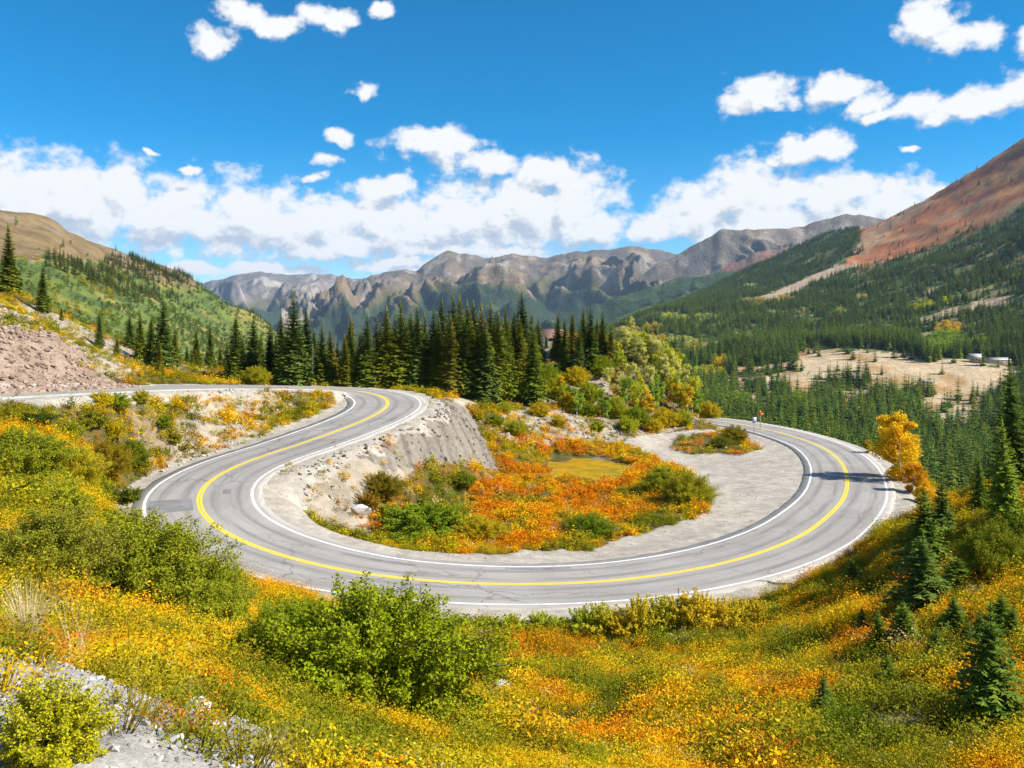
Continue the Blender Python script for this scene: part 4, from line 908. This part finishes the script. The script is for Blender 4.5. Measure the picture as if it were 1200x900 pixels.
# young spruces of the near slope: base pixel, top row
YG_ = [(1160,848,728,'largest young spruce on the near slope, at the lower right'),(965,843,797,'round little spruce alone on the lower slope'),(1040,806,774,'low bushy spruce above the round little one'),
 (1029,770,724,'young spruce at the left of a cluster of three in shade'),(1043,768,738,'short spruce in the middle of a cluster of three in shade'),(1059,762,714,'slim young spruce at the right of a cluster of three in shade'),
 (1097,784,742,'pale green young spruce between the shaded cluster and the largest one'),(1135,770,734,'small spruce just behind the largest young spruce'),(1174,752,704,'slender young spruce above the largest one'),(1187,755,716,'bushy young spruce at the right edge above the largest one'),
 (1081,712,640,'dark spreading spruce in the shade of the crest'),(998,690,660,'tiny spruce standing alone at the edge of the road shoulder'),(1083,668,588,'tall young spruce on the crest beside the road'),
 (1104,632,570,'slim spruce on the crest nearest the orange aspen'),(937,712,698,'smallest seedling spruce at the edge of the shoulder'),(1118,742,706,'small spruce between the dark spreading one and the slender one'),(1010,742,716,'low spruce on the slope just left of the shaded cluster'),(1122,700,660,'green young spruce beside the dark spreading one'),(1148,760,722,'pointed young spruce just left of the slender one')]
for i, (px, by, top, lab) in enumerate(YG_):
    p = gp(px, by); H = p[1]*(by-top)/F*1.2
    tree('young_spruce', YS[i % 3], 3.0, p, H, lab, 'spruce', 'young spruces on the near slope', [(.125,.190,.022),(.110,.165,.026),(.17,.235,.022)][i % 3], wide=[1, 1.05, 1.1][i % 3]*(1.5 if 'spreading' in lab else 1))
for i, (px, d, top, lab, w) in enumerate([(1186,47,418,'tallest spruce at the right edge above the near slope',1.0),(1177,42,490,'bright green spruce in front of the tallest one at the right edge',1.15),(1148,46,530,'small spruce left of the tall pair at the right edge',1.0),(1204,52,440,'dark spruce cut by the right edge of the picture',1.0)]):
    p = gd(px, d); H = (HOR-top)/F*d-p[2]; tree('spruce_tree', BS[i % 2], 8.0, p, H, lab, 'spruce', 'tall spruces at the right edge', [(.105,.160,.022),(.21,.29,.025),(.14,.21,.022),(.08,.13,.024)][i], wide=w)

# ------------------------------------------------------------------ aspens and willows
AS = [aspen_meshes(700+i, 8, (1.8, 2.2, 1.6)[i], 4200, .15) for i in range(3)]
AR = [aspen_meshes(720, 6.5, 2.6, 16000, .125, bare=.03, round_=True)]
A_COL = dict(pale=(.62,.60,.16), yg=(.56,.55,.03), green=(.18,.28,.015), gold=(.70,.48,.012), orange=(.58,.28,.012), lime=(.30,.42,.03))
ASP = [(716,420,400,151,'pale'),(728,448,385,148,'pale'),(738,455,372,150,'pale'),(748,452,392,147,'yg'),(757,458,396,150,'pale'),(767,460,396,146,'pale'),(778,462,402,148,'yg'),(787,466,410,147,'pale'),(796,470,412,146,'yg'),
 (700,412,398,150,'pale'),(690,408,400,152,'pale'),(735,485,440,130,'lime'),(748,492,448,128,'yg'),(724,478,436,133,'pale'),(712,470,430,136,'pale'),(758,494,456,128,'gold'),
 (795,486,442,137,'lime'),(806,492,452,136,'gold'),(818,494,458,138,'lime'),(676,500,455,122,'lime'),(655,490,440,126,'gold'),(668,492,452,124,'green'),(707,498,458,124,'green'),(712,500,470,122,'lime'),(645,478,446,128,'yg'),(783,474,430,140,'yg'),(664,440,412,146,'lime'),(682,430,404,148,'green'),(746,440,392,145,'pale'),(755,446,388,147,'yg'),(764,450,394,146,'pale'),(774,455,398,145,'pale'),(784,460,404,144,'yg'),(733,440,384,147,'pale'),(791,466,416,142,'pale'),(655,452,424,140,'yg'),(637,470,440,128,'green'),(725,430,402,144,'yg'),(742,470,425,138,'pale'),(760,472,428,138,'pale'),(772,482,440,136,'lime'),(698,450,425,142,'pale'),(741,448,390,149,'yg'),(752,456,400,144,'pale'),(769,466,412,141,'yg'),(779,470,416,140,'pale'),(730,462,415,141,'yg'),(720,452,410,143,'lime'),(803,476,428,141,'pale'),(811,484,440,140,'yg'),(789,482,446,137,'gold'),(750,478,436,134,'yg'),(766,486,448,132,'lime'),(706,462,432,138,'yg')]
for i, (px, by, top, d, cn) in enumerate(sorted(ASP)):
    p = gd(px, d); H = max(2.2, (HOR-top)/F*d-p[2])
    adj = dict(pale='pale silvery green', yg='yellow-green', green='fresh green', gold='golden', orange='orange', lime='bright lime green')[cn]
    tree('aspen_tree', AS[i % 3], 8, p, H, '%s aspen, %s from the left on the knoll inside the hairpin' % (adj, ORD[i]), 'aspen', 'aspens on the knoll', A_COL[cn], wide=.82 if H > 5 else 1.1)
p = gd(1055, 93); H = (HOR-488)/F*93-p[2]
tree('aspen_tree', AR[0], 6.5, p, H, 'round orange and gold aspen at the outer edge of the right bend', 'aspen', None, (.80,.52,.014), wide=.98)
for px, d, top, c, lab in [(1070,86,545,(.68,.34,.012),'orange aspen sapling just below the round orange aspen'),(1079,82,572,(.72,.50,.015),'golden low aspen sapling below the round orange aspen'),(1018,112,520,(.5,.36,.02),'small golden sapling at the far edge of the right bend')]:
    p = gd(px, d); H = max(1.6, (HOR-top)/F*d-p[2]); tree('aspen_sapling', AR[0], 6.5, p, H, lab, 'aspen', None, c, wide=1.1)

WB = [bush_meshes(800, 6.0, 3.2, 60000, .046, 230, spiky=.10), bush_meshes(801, 5.5, 2.8, 44000, .048, 190, spiky=.12), bush_meshes(802, 4.0, 2.2, 24000, .048, 130, spiky=.15)]
WS = [bush_meshes(810+i, 2.0, 1.4, 7500, .040, 70) for i in range(3)]
def bush(px, by, w_px, h_px, label, color, kind='big', d=None, group=None, name='willow_bush'):
    p = gp(px, by) if d is None else gd(px, d)
    kind = 'big' if w_px*p[1]/F > 2.7 else kind
    if kind == 'mound': M_ = bush_meshes(830, 2.0, 1.4, 16000, .026, 150, spiky=.05)
    M, W0, H0 = (WB[random.randrange(3)] if kind == 'big' else M_ if kind == 'mound' else WS[random.randrange(3)]), 0, 0
    k = WB.index(M) if kind == 'big' else None
    W0, H0 = ((6.0, 3.2), (5.5, 2.8), (4.0, 2.2))[k] if kind == 'big' else (2.0, 1.4)
    e = bpy.data.objects.new(name, None); COL.objects.link(e); e.location = p-np.array([0, 0, .05]); e.rotation_euler = (0, 0, random.uniform(0, 6.28))
    sx_ = w_px*p[1]/F/W0; e.scale = (sx_, sx_, h_px*p[1]/F/H0)
    for m_, nm in zip(M, ('stems', 'foliage')): obj(nm, m_, e, color=color)
    return tag(e, label, 'bush', group)
G1, G2, G3, G4 = (.26,.31,.010), (.26,.28,.016), (.40,.42,.015), (.58,.44,.012)
bush(430,822,270,140,'large bright green willow below the road at the centre left', G1)
bush(330,790,120,90,'green willow joined to the left side of the large one', (0.264,0.328,0.014))
bush(150,712,215,112,'broad olive willow thicket on the slope left of the hairpin', G2)
bush(60,690,160,96,'olive willow at the left end of the broad thicket', (0.275,0.277,0.023))
bush(240,735,120,80,'olive-green willow at the right end of the broad thicket', (0.298,0.328,0.017))
bush(45,600,140,54,'rounded yellow-green willow above the thicket at the left edge', (0.353,0.348,0.017), d=40)
bush(20,560,120,52,'dull green willow at the left edge under the rocky roadside', (0.286,0.307,0.017), d=48)
bush(85,565,80,45,'willow with golden tips beside the left hairpin', (0.463,0.389,0.017), d=54)
bush(58,885,150,100,'low yellow-green leafy shrub on the rocky spur', (0.440,0.410,0.014), 'mound')
bush(1165,690,90,72,'olive willow under the tall spruces at the right', (0.243,0.266,0.014), d=34)
bush(1192,640,70,60,'dark green willow at the right edge below the tall spruces', (0.187,0.226,0.014), d=37)
bush(495,633,125,38,'dense green willow along the lower edge of the hollow', (0.209,0.277,0.012), d=66.5)
bush(560,640,70,28,'yellowish willow at the end of the dense green one in the hollow', (0.507,0.389,0.012), d=65.5)
bush(690,624,70,26,'small dark green willow near the road in the hollow', (0.187,0.246,0.012), d=68)
bush(805,598,62,42,'rounded olive willow at the right side of the hollow', (0.374,0.348,0.017), d=79)
bush(775,575,50,30,'low green willow beside the rounded olive one', (0.330,0.348,0.017), d=84)
bush(540,555,45,16,'green shrub at the foot of the embankment', (0.220,0.235,0.012), 'small', d=84)
bush(448,580,45,28,'olive shrub high on the embankment', (0.264,0.205,0.012), 'small')
bush(430,596,34,20,'small rusty shrub low on the embankment', (0.353,0.205,0.012), 'small')
bush(862,518,38,20,'dark yellow shrub on the island in the turnout', (0.308,0.226,0.012), 'small')
bush(845,524,26,13,'green shrub left of the dark yellow one on the turnout island', (0.187,0.205,0.017), 'small')
bush(155,548,42,30,'round green shrub by the gravel left of the hairpin', (0.187,0.226,0.012), 'small')
bush(150,588,40,16,'flat green shrub at the culvert beside the hairpin', (0.143,0.174,0.012), 'small')
bush(125,555,60,38,'golden brown willow beside the round green shrub', (0.330,0.235,0.012), 'small')
bush(30,497,70,14,'dark green mat of juniper under the left roadside', (0.088,0.133,0.012), 'small')
bush(120,474,30,16,'bright yellow shrub atop the roadside bank', (0.619,0.491,0.012), 'small')
bush(140,478,32,18,'green shrub atop the roadside bank, right of the yellow one', (0.286,0.338,0.012), 'small')
bush(165,472,26,14,'yellow-green shrub at the top edge of the roadside bank', (0.484,0.430,0.012), 'small')
bush(110,492,34,16,'gold shrub partway down the roadside bank', (0.605,0.430,0.012), 'small')
bush(190,500,26,14,'small green shrub in the stones of the roadside bank', (0.264,0.307,0.012), 'small')
bush(108,508,36,20,'olive shrub midway down the roadside bank', (.28,.28,.02), 'small')
bush(132,516,34,22,'golden shrub beside the olive one midway down the bank', (.55,.42,.012), 'small')
bush(80,512,36,20,'yellow-green shrub at the left foot of the roadside bank', (.38,.38,.015), 'small')
bush(205,520,22,12,'tiny olive shrub low on the stony roadside bank', (0.330,0.307,0.017), 'small')
bush(300,440,40,22,'yellow shrub at the far road edge beside the spruces', (0.385,0.338,0.012), 'small', d=106)
SHS = [(572,738,30,14),(600,740,34,18),(632,742,36,22),(655,743,34,20),(682,744,42,28),(704,743,40,26),(728,744,36,24),(748,742,44,34),(772,741,46,36),(795,740,48,38),(818,739,46,36),(842,737,44,32),(864,736,40,28),(884,732,34,22),(905,726,26,14)]
for i, (px, by, w_, h_) in enumerate(SHS):
    c = [(.56,.52,.03),(.46,.50,.03),(.68,.54,.03),(.72,.54,.025)][(0, 1, 1, 1, 1, 0, 3, 2, 0, 2, 3, 3, 2, 3, 1)[i]]
    bush(px, by, w_*1.1, h_*1.2*random.uniform(.8, 1.2), 'yellowish willow shrub, %s from the left along the lower road shoulder' % ORD[i], c, 'small', group='shrubs along the lower shoulder')
for i, (px, by, w_, h_, c, ad) in enumerate([(620,470,36,30,G3,'yellow-green'),(640,455,40,30,G1,'green'),(665,480,28,22,G4,'golden'),(690,470,30,24,G3,'pale'),(580,500,22,14,G1,'small green'),(603,508,28,16,G3,'low yellow-green'),(560,492,18,10,G4,'low gold'),(735,505,30,18,G3,'mixed green'),(765,506,26,16,G4,'yellow'),(830,490,30,20,G4,'golden roadside'),(622,425,30,24,G1,'bright green'),(655,500,22,14,G4,'faded gold'),(700,505,20,12,G3,'tiny green'),(720,488,34,24,G3,'broad yellow-green'),(745,498,34,22,G1,'dense green'),(778,500,34,22,G4,'broad gold'),(685,488,30,20,G1,'leafy green'),(800,500,30,20,G3,'lime roadside'),(650,465,34,22,G3,'upper yellow-green'),(675,452,34,22,G4,'upper golden'),(705,440,34,22,G1,'high green'),(632,488,26,16,G4,'lower gold'),(590,484,24,14,G3,'leftmost pale green'),(574,474,22,12,G4,'first gold')]):
    bush(px, by, w_, h_, '%s shrub on the stony face of the knoll' % ad, c, 'small', group='shrubs on the knoll face')

# ------------------------------------------------------------------ grass
STRAW = plain('straw', (.56, .46, .26), .8, var=.2)
TF = [tuft_mesh(900+i, 70, .42, .2, .0045, FOL_INS) for i in range(3)]
def tuft(px, by, h_px, label, color, n=230, spread=.32):
    p = gp(px, by); me = tuft_mesh(int(px), n, h_px*p[1]/F, spread, .0035, FOL_OBJ, .45); o = obj('grass_tuft', me, loc=p, color=color); return tag(o, label, 'grass tuft')
tuft(32,752,78,'big pale straw-coloured grass tuft at the left edge', (.62,.54,.33), 320, .4)
tuft(88,776,70,'leaning dry grass stalks beside the big straw tuft', (.55,.44,.24), 70, .5)
tuft(215,868,28,'green iris-like blades on the rocky spur', (.20,.27,.05), 60, .25)
tuft(172,846,22,'small green grass blades on the spur nearer the straw tuft', (.24,.28,.06), 50, .2)
tuft(325,893,40,'dry tan grass at the bottom edge of the spur', (.5,.42,.22), 120, .3)
x, y, z = sample_ground(2600, -9, 8, 5, 22, lambda x, y: np.clip(cov_at(x, y)*.5+.22*spur_at(x, y), 0, 1)*sm(fbm(x/2, y/2, 3, 911), -.1, .5))
scatter('dry_grass', TF, np.stack([x, y, z], 1), rng.uniform(.3, .8, len(x)), tints(len(x), (.48, .40, .16), .25), 'dry yellow grass blades among the plants near the viewpoint', 'grass', tilt=.15)
x, y, z = sample_ground(5000, -60, 45, 45, 120, lambda x, y: .25*cov_at(x, y)+.08*bare_at(x, y)*(1-talus_at(x, y)))
scatter('dry_grass', TF, np.stack([x, y, z], 1), rng.uniform(.7, 1.4, len(x)), tints(len(x), (.44, .38, .14), .25), 'tufts of dry grass scattered along the roadside banks', 'grass', tilt=.15)
x, y, z = sample_ground(2500, -60, 40, 55, 118, lambda x, y: np.clip(part_at(x, y)*.7+bank_at(x, y)*.06, 0, 1)*(rd_at(x, y) > 6))
scatter('bank_plants', CLF, np.stack([x, y, z], 1), rng.uniform(.4, .8, len(x)), tints(len(x), PAL[rng.choice([1, 2, 3, 4], len(x))], .2), 'scattered low plants on the stony banks and embankment', 'plants')

# ------------------------------------------------------------------ pond in the hollow
def pond_material():
    m, g, out = new_mat('amber_pond'); tc = g.n('ShaderNodeTexCoord'); n = g.noise(tc.outputs['Object'], .5, 4)
    c = g.mix(g.ramp(n, .35, .65), (.50, .30, .015, 1), (.30, .22, .02, 1)); principled(g, out, c, .18, .5, g.noise(tc.outputs['Object'], 3, 3), .04, .02); return m
pc = np.array([PC[0], PC[1], PZ]); k_ = 40; r_ = 6.0
PV = [(math.cos(6.283*i/k_)*7.0, math.sin(6.283*i/k_)*9.6, 0) for i in range(k_)]
mb = MB(); mb.add(PV+[(0, 0, 0)], [(i, (i+1) % k_, k_) for i in range(k_)])
pz = float(np.max([ground_z(pc[0]+v[0]*.8, pc[1]+v[1]*.8) for v in PV]))
tag(obj('pond', mb.mesh('pond', pond_material()), loc=(pc[0], pc[1], PZ-.10)), kind='structure')

# ------------------------------------------------------------------ signs, cabin and mine buildings
METAL = plain('grey_steel', (.36, .37, .38), .5, .4, .1); ORANGE_P = plain('orange_sign', (.80, .24, .02), .5, .4, .05); BLACK = plain('black_print', (.03, .03, .03), .6); WHITE_P = plain('sign_back', (.42, .44, .46), .4, .5, .08)
def sign(p, h, w, diamond, label, face, rz):
    e = bpy.data.objects.new('road_sign', None); COL.objects.link(e); e.location = p; e.rotation_euler = (0, 0, rz); tag(e, label, 'sign')
    m = MB(); m.box((0, .05, h/2-.2), (.05, .05, h/2+.2)); obj('post', m.mesh('post', METAL), e)
    m = MB()
    if diamond:
        for y_ in (0,): m.add([(0, -.02, -w), (w, -.02, 0), (0, -.02, w), (-w, -.02, 0), (0, .01, -w), (w, .01, 0), (0, .01, w), (-w, .01, 0)], [(0, 1, 2, 3), (7, 6, 5, 4), (0, 4, 5, 1), (1, 5, 6, 2), (2, 6, 7, 3), (3, 7, 4, 0)])
    else: m.box((0, 0, 0), (w*.8, .015, w))
    pl = obj('panel', m.mesh('panel', face), e, loc=(0, 0, h-w))
    if diamond:
        m = MB(); m.box((-.08, -.035, -.05), (.05, .006, .28)); m.box((.06, -.035, .18), (.16, .006, .05)); m.add([(.2, -.04, .04), (.42, -.04, .19), (.2, -.04, .34)], [(0, 1, 2)]); obj('arrow', m.mesh('arrow', BLACK), pl)
i = near_station(880, 500)
pO = gd(891, 140); pO[2] = ground_z(pO[0], pO[1]); pW = gd(884, 131)
sign(pO, max(2.2, (HOR-481)/F*140-pO[2]), .50, True, 'orange diamond warning sign with a bent arrow at the far bend', ORANGE_P, R(-8))
sign(pW, max(1.8, (HOR-489)/F*131-pW[2]), .42, False, 'pale grey rectangular sign on a post inside the far bend', WHITE_P, R(6))
ROOF_R = plain('rusty_metal_roof', (.30, .17, .13), .6, .3, .2, 1.0); ROOF_W = plain('white_metal_roof', (.40, .39, .38), .5, .4, .1); WALL_W = plain('white_wall', (.62, .61, .58), .8); WALL_D = plain('dark_timber', (.14, .10, .08), .9); GLASS = plain('dark_window', (.04, .05, .06), .15, .5, .05); WALL_T = plain('tan_wall', (.42, .36, .28), .85)
def cabin(name, p, L_, Wd, hw, hr, rz, label, roof, wall, nwin=2):
    e = bpy.data.objects.new(name, None); COL.objects.link(e); e.location = p; e.rotation_euler = (0, 0, rz); tag(e, label, 'building')
    a, b = L_/2, Wd/2; m = MB(); m.add([(-a,-b,-1.5),(a,-b,-1.5),(a,b,-1.5),(-a,b,-1.5),(-a,-b,hw),(a,-b,hw),(a,b,hw),(-a,b,hw),(-a,0,hw+hr),(a,0,hw+hr)], [(0,1,5,4),(2,3,7,6),(1,2,6,9,5),(3,0,4,8,7),(3,2,1,0)]); obj('wall', m.mesh('wall', wall), e)
    o_ = .35; t = .12; m = MB()
    for s in (-1, 1):
        ez = hw-hr*o_/b; V = [(-a-o_, s*(b+o_), ez+.03), (a+o_, s*(b+o_), ez+.03), (a+o_, 0, hw+hr+.03), (-a-o_, 0, hw+hr+.03)]; V += [(x, y, z+t) for x, y, z in V]
        f = [(0,1,2,3),(7,6,5,4),(0,4,5,1),(1,5,6,2),(2,6,7,3),(3,7,4,0)]; m.add(V, f if s > 0 else [q[::-1] for q in f])
    obj('roof', m.mesh('roof', roof), e)
    for i in range(nwin):
        x_ = -a+L_*(i+.7)/(nwin+.6); m = MB(); m.box((x_, -b-.02, hw*.55), (.55, .03, .5)); w_ = obj('window', m.mesh('window', GLASS), e)
        m = MB(); m.box((x_, -b-.045, hw*.55-.55), (.65, .04, .05)); obj('sill', m.mesh('sill', WALL_W), w_)
    m = MB(); m.box((a-L_*.12, -b-.02, hw*.4), (.5, .03, hw*.4)); obj('door', m.mesh('door', WALL_D), e)
pb = gd(646, 168); pb[2] = (HOR-404)/F*168
cabin('cabin', pb, 4.6, 3.6, 1.5, 1.5, R(28), 'cabin with rusty roof and pale wall between the spruce groups on the knoll', ROOF_R, WALL_W)
def vp(px, d): x_ = (px-CX)/F*d; return np.array([x_, d, float(valley_h(x_, d))])
cabin('mine_shed', vp(1143, 800), 10, 8, 5, 3, R(-30), 'small steep-roofed white shed at the mine clearing', ROOF_W, WALL_T)
cabin('mine_building', vp(1168, 805), 22, 10, 4.5, 2, R(6), 'long low white-roofed building at the right of the mine clearing', ROOF_W, WALL_T, 4)
cabin('site_trailer', vp(1086, 745), 10, 4, 3.2, .5, R(4), 'small white trailer below the mine clearing', ROOF_W, WALL_W, 3)

# ------------------------------------------------------------------ forest across the valley
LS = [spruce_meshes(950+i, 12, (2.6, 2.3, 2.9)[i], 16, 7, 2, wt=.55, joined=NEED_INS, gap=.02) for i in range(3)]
LSO = []
for m_ in LS:
    c = m_.copy(); c.materials.clear(); c.materials.append(NEED_OBJ); LSO.append(c)
LA = [aspen_meshes(970+i, 7, 3.0, 420, .42, bare=.12, joined=FOL_INS, round_=True) for i in range(3)]
def field(n, px0, px1, d0, d1, hfun):
    px = rng.uniform(px0, px1, n); d = np.sqrt(rng.uniform(d0*d0, d1*d1, n)); x = (px-CX)/F*d; z = hfun(x, d); return x, d, z, px, HOR-F*z/d
def v_density(x, d, px, py):
    a = px+fbm(x/60, d/60, 3, 961)*10; b = py+fbm(x/60+5, d/60, 3, 965)*6
    k = np.ones(len(x)); 
    k[inpoly(a, b, RED)] = .012
    for poly in V_CLEAR: k[inpoly(a, b, poly)] = .02
    k[inpoly(a, b, V_CLEAR[1])] = .30; k[inpoly(a, b, V_CLEAR[2])] = .05; k[(b > 440) & (b < 530) & (a > 840) & (a < 1160) & (k > .5)] = .5
    for poly in V_TRACK: k[inpoly(px, py, poly)] = 0
    rg_ = inpoly(a, b, [(975,320),(1100,285),(1200,235),(1300,200),(1300,260),(1200,275),(1100,305),(1000,335)]); k[rg_ & (k > .5)] = .55
    gap = fbm(x/75, d/75, 4, 969); k = np.where(gap > .22, k*np.clip(1-(gap-.22)*2.6, .18, 1), k); k = np.where((b > 425) & (b < 465) & (a < 940), k*.5, k)
    return k
AP = [(885,353,20,5,'gold'),(918,350,14,4,'gold'),(1080,357,16,7,'yg'),(1112,384,16,8,'gold'),(1108,402,30,14,'lime'),(735,388,16,8,'gold'),(765,384,12,6,'gold'),(812,412,12,8,'gold'),(800,400,18,6,'pale'),(830,440,20,8,'yg'),(862,470,14,6,'lime'),(935,470,10,6,'lime'),(1062,470,10,5,'lime'),(775,425,14,8,'yg'),(745,398,16,8,'yg'),(1010,347,8,4,'yg'),(830,372,20,5,'yg'),(985,365,10,4,'yg'),(955,395,12,5,'lime'),(870,395,14,5,'yg'),(1040,385,8,4,'lime'),(1150,400,10,5,'yg'),(770,400,16,7,'gold'),(845,425,14,6,'gold'),(1110,352,8,3,'yg'),(880,335,10,4,'pale'),(790,372,20,6,'yg')]
x, d, z, px, py = field(52000, 690, 1330, 330, 2900, valley_h)
keep = rng.random(len(x)) < v_density(x, d, px, py)
for (ax_, ay, rx, ry, cn) in AP: keep &= ((px-ax_)/rx)**2+((py-ay)/ry)**2 > 1
x2, d2, z2, px2, py2 = field(16000, 800, 1330, 330, 1000, valley_h); k2 = rng.random(len(x2)) < v_density(x2, d2, px2, py2)*.8
for (ax_, ay, rx, ry, cn) in AP: k2 &= ((px2-ax_)/rx)**2+((py2-ay)/ry)**2 > 1
X_ = np.concatenate([x[keep], x2[k2]]); D_ = np.concatenate([d[keep], d2[k2]]); Z_ = np.concatenate([z[keep], z2[k2]]); PX_ = np.concatenate([px[keep], px2[k2]]); PY_ = np.concatenate([py[keep], py2[k2]])
Hs = (6+15*rng.random(len(X_))**.8)*np.clip(1.05-.12*(D_/1500), .7, 1.1)
TN = np.array(GREENS)[rng.integers(0, 6, len(X_))]*1.2*np.array([.82, 1.0, 1.35])
big = (PX_ > 835) & (PX_ < 1195) & (PY_ < 585) & (PY_-Hs/D_*F < 560) & (D_ < 760)
order = np.argsort(np.where(big, -Hs/D_, 1)); solo = order[:205]; rest = np.ones(len(X_), bool); rest[solo] = False
scatter('spruce_forest', LS, np.stack([X_, D_, Z_], 1)[rest], Hs[rest]/12, tints(rest.sum(), TN[rest], .15), 'dark spruce forest covering the slope across the valley', 'forest')
for j in solo:
    o = obj('spruce_tree', LSO[j % 3], loc=(X_[j], D_[j], Z_[j]-.2), rz=random.uniform(0, 6.28), sc=Hs[j]/12, color=TN[j])
    tag(o, 'spruce at the near edge of the forest, '+('beyond the far bend and its signs' if PX_[j] < 930 else 'behind the outer edge of the road bend' if PX_[j] < 1015 else 'behind the round orange aspen' if PX_[j] < 1090 else 'between the orange aspen and the tall spruces' if PX_[j] < 1150 else 'beside the tall spruces at the right edge'), 'spruce', 'spruces at the near edge of the valley forest')
PP, SS, TT = [], [], []
for (ax_, ay, rx, ry, cn) in AP:
    n = max(8, int(rx*ry*.5)); ds = np.geomspace(300, 3200, 500)
    for q in range(n):
        a, r2 = rng.uniform(0, 6.28), math.sqrt(rng.random()); px_, py_ = ax_+math.cos(a)*r2*rx, ay+math.sin(a)*r2*ry+3
        xs = (px_-CX)/F*ds; hit = np.nonzero((HOR-py_)/F*ds < valley_h(xs, ds))[0]
        if len(hit): d_ = ds[hit[0]]; PP.append(((px_-CX)/F*d_, d_, float(valley_h((px_-CX)/F*d_, d_)))); SS.append(rng.uniform(.6, 1.1)); TT.append(A_COL[cn])
scatter('aspen_groves', LA, np.array(PP), np.array(SS), tints(len(PP), np.array(TT), .15), 'yellow and lime green aspen groves among the spruces across the valley', 'aspens')
# ------------------------------------------------------------------ woods on the left hill
BELT1 = [(52,298),(85,306),(120,315),(150,335),(165,354),(140,347),(100,327),(58,312)]; BELT2 = [(110,286),(140,294),(180,312),(226,322),(225,334),(200,337),(160,328),(140,318),(122,304)]; BELT3 = [(140,326),(178,336),(215,350),(240,372),(200,358),(160,340)]
x, d, z, px, py = field(30000, -60, 400, 420, 2500, hill_h); up = py-px*.33; n1 = fbm(x/90, d/90, 4, 981)
ja, jb = px+n1*8, py+fbm(x/40, d/40, 3, 985)*5; kd = np.where(inpoly(ja, jb, BELT1) | inpoly(ja, jb, BELT2) | inpoly(ja, jb, BELT3), .9, .012)*(py > 300)+.0; kd = np.where(inpoly(px, py, BROWN) & (kd < .5), .003, kd); kd = np.where((px > 190) & (n1 > .25) & (kd < .5), .12, kd)
k = rng.random(len(x)) < kd
scatter('spruce_belt', LS, np.stack([x, d, z], 1)[k], rng.uniform(.6, 1.15, k.sum()), tints(k.sum(), np.array(GREENS)[rng.integers(0, 6, k.sum())]*.85, .15), 'dark belts of spruce across the left hill', 'forest')
k = ~k & (rng.random(len(x)) < np.where(inpoly(px, py, BROWN), .004, .62))
yl = sm(n1, .1, .5)*(px < 150); tt = np.array([(.15,.21,.032)])*(1-yl[k][:, None])+np.array([(.42,.36,.02)])*yl[k][:, None]
scatter('aspen_thicket', LA, np.stack([x, d, z], 1)[k], rng.uniform(.35, .75, k.sum()), tints(k.sum(), tt, .22), 'green aspen thickets covering the lower left hill', 'aspens')

# ------------------------------------------------------------------ mountain air
mb = MB(); mb.box((0, 0, 310), (16500, 16500, 500)); hz = obj('haze', mb.mesh('haze'))
hm, g_, o_ = new_mat('thin_haze'); pv = g_.n('ShaderNodeVolumePrincipled'); pv.inputs['Color'].default_value = (.48, .72, 1.0, 1); pv.inputs['Density'].default_value = 3.3e-5; pv.inputs['Anisotropy'].default_value = 0.0
g_.link(pv.outputs[0], o_.inputs['Volume']); hz.data.materials.append(hm); tag(hz, kind='stuff')
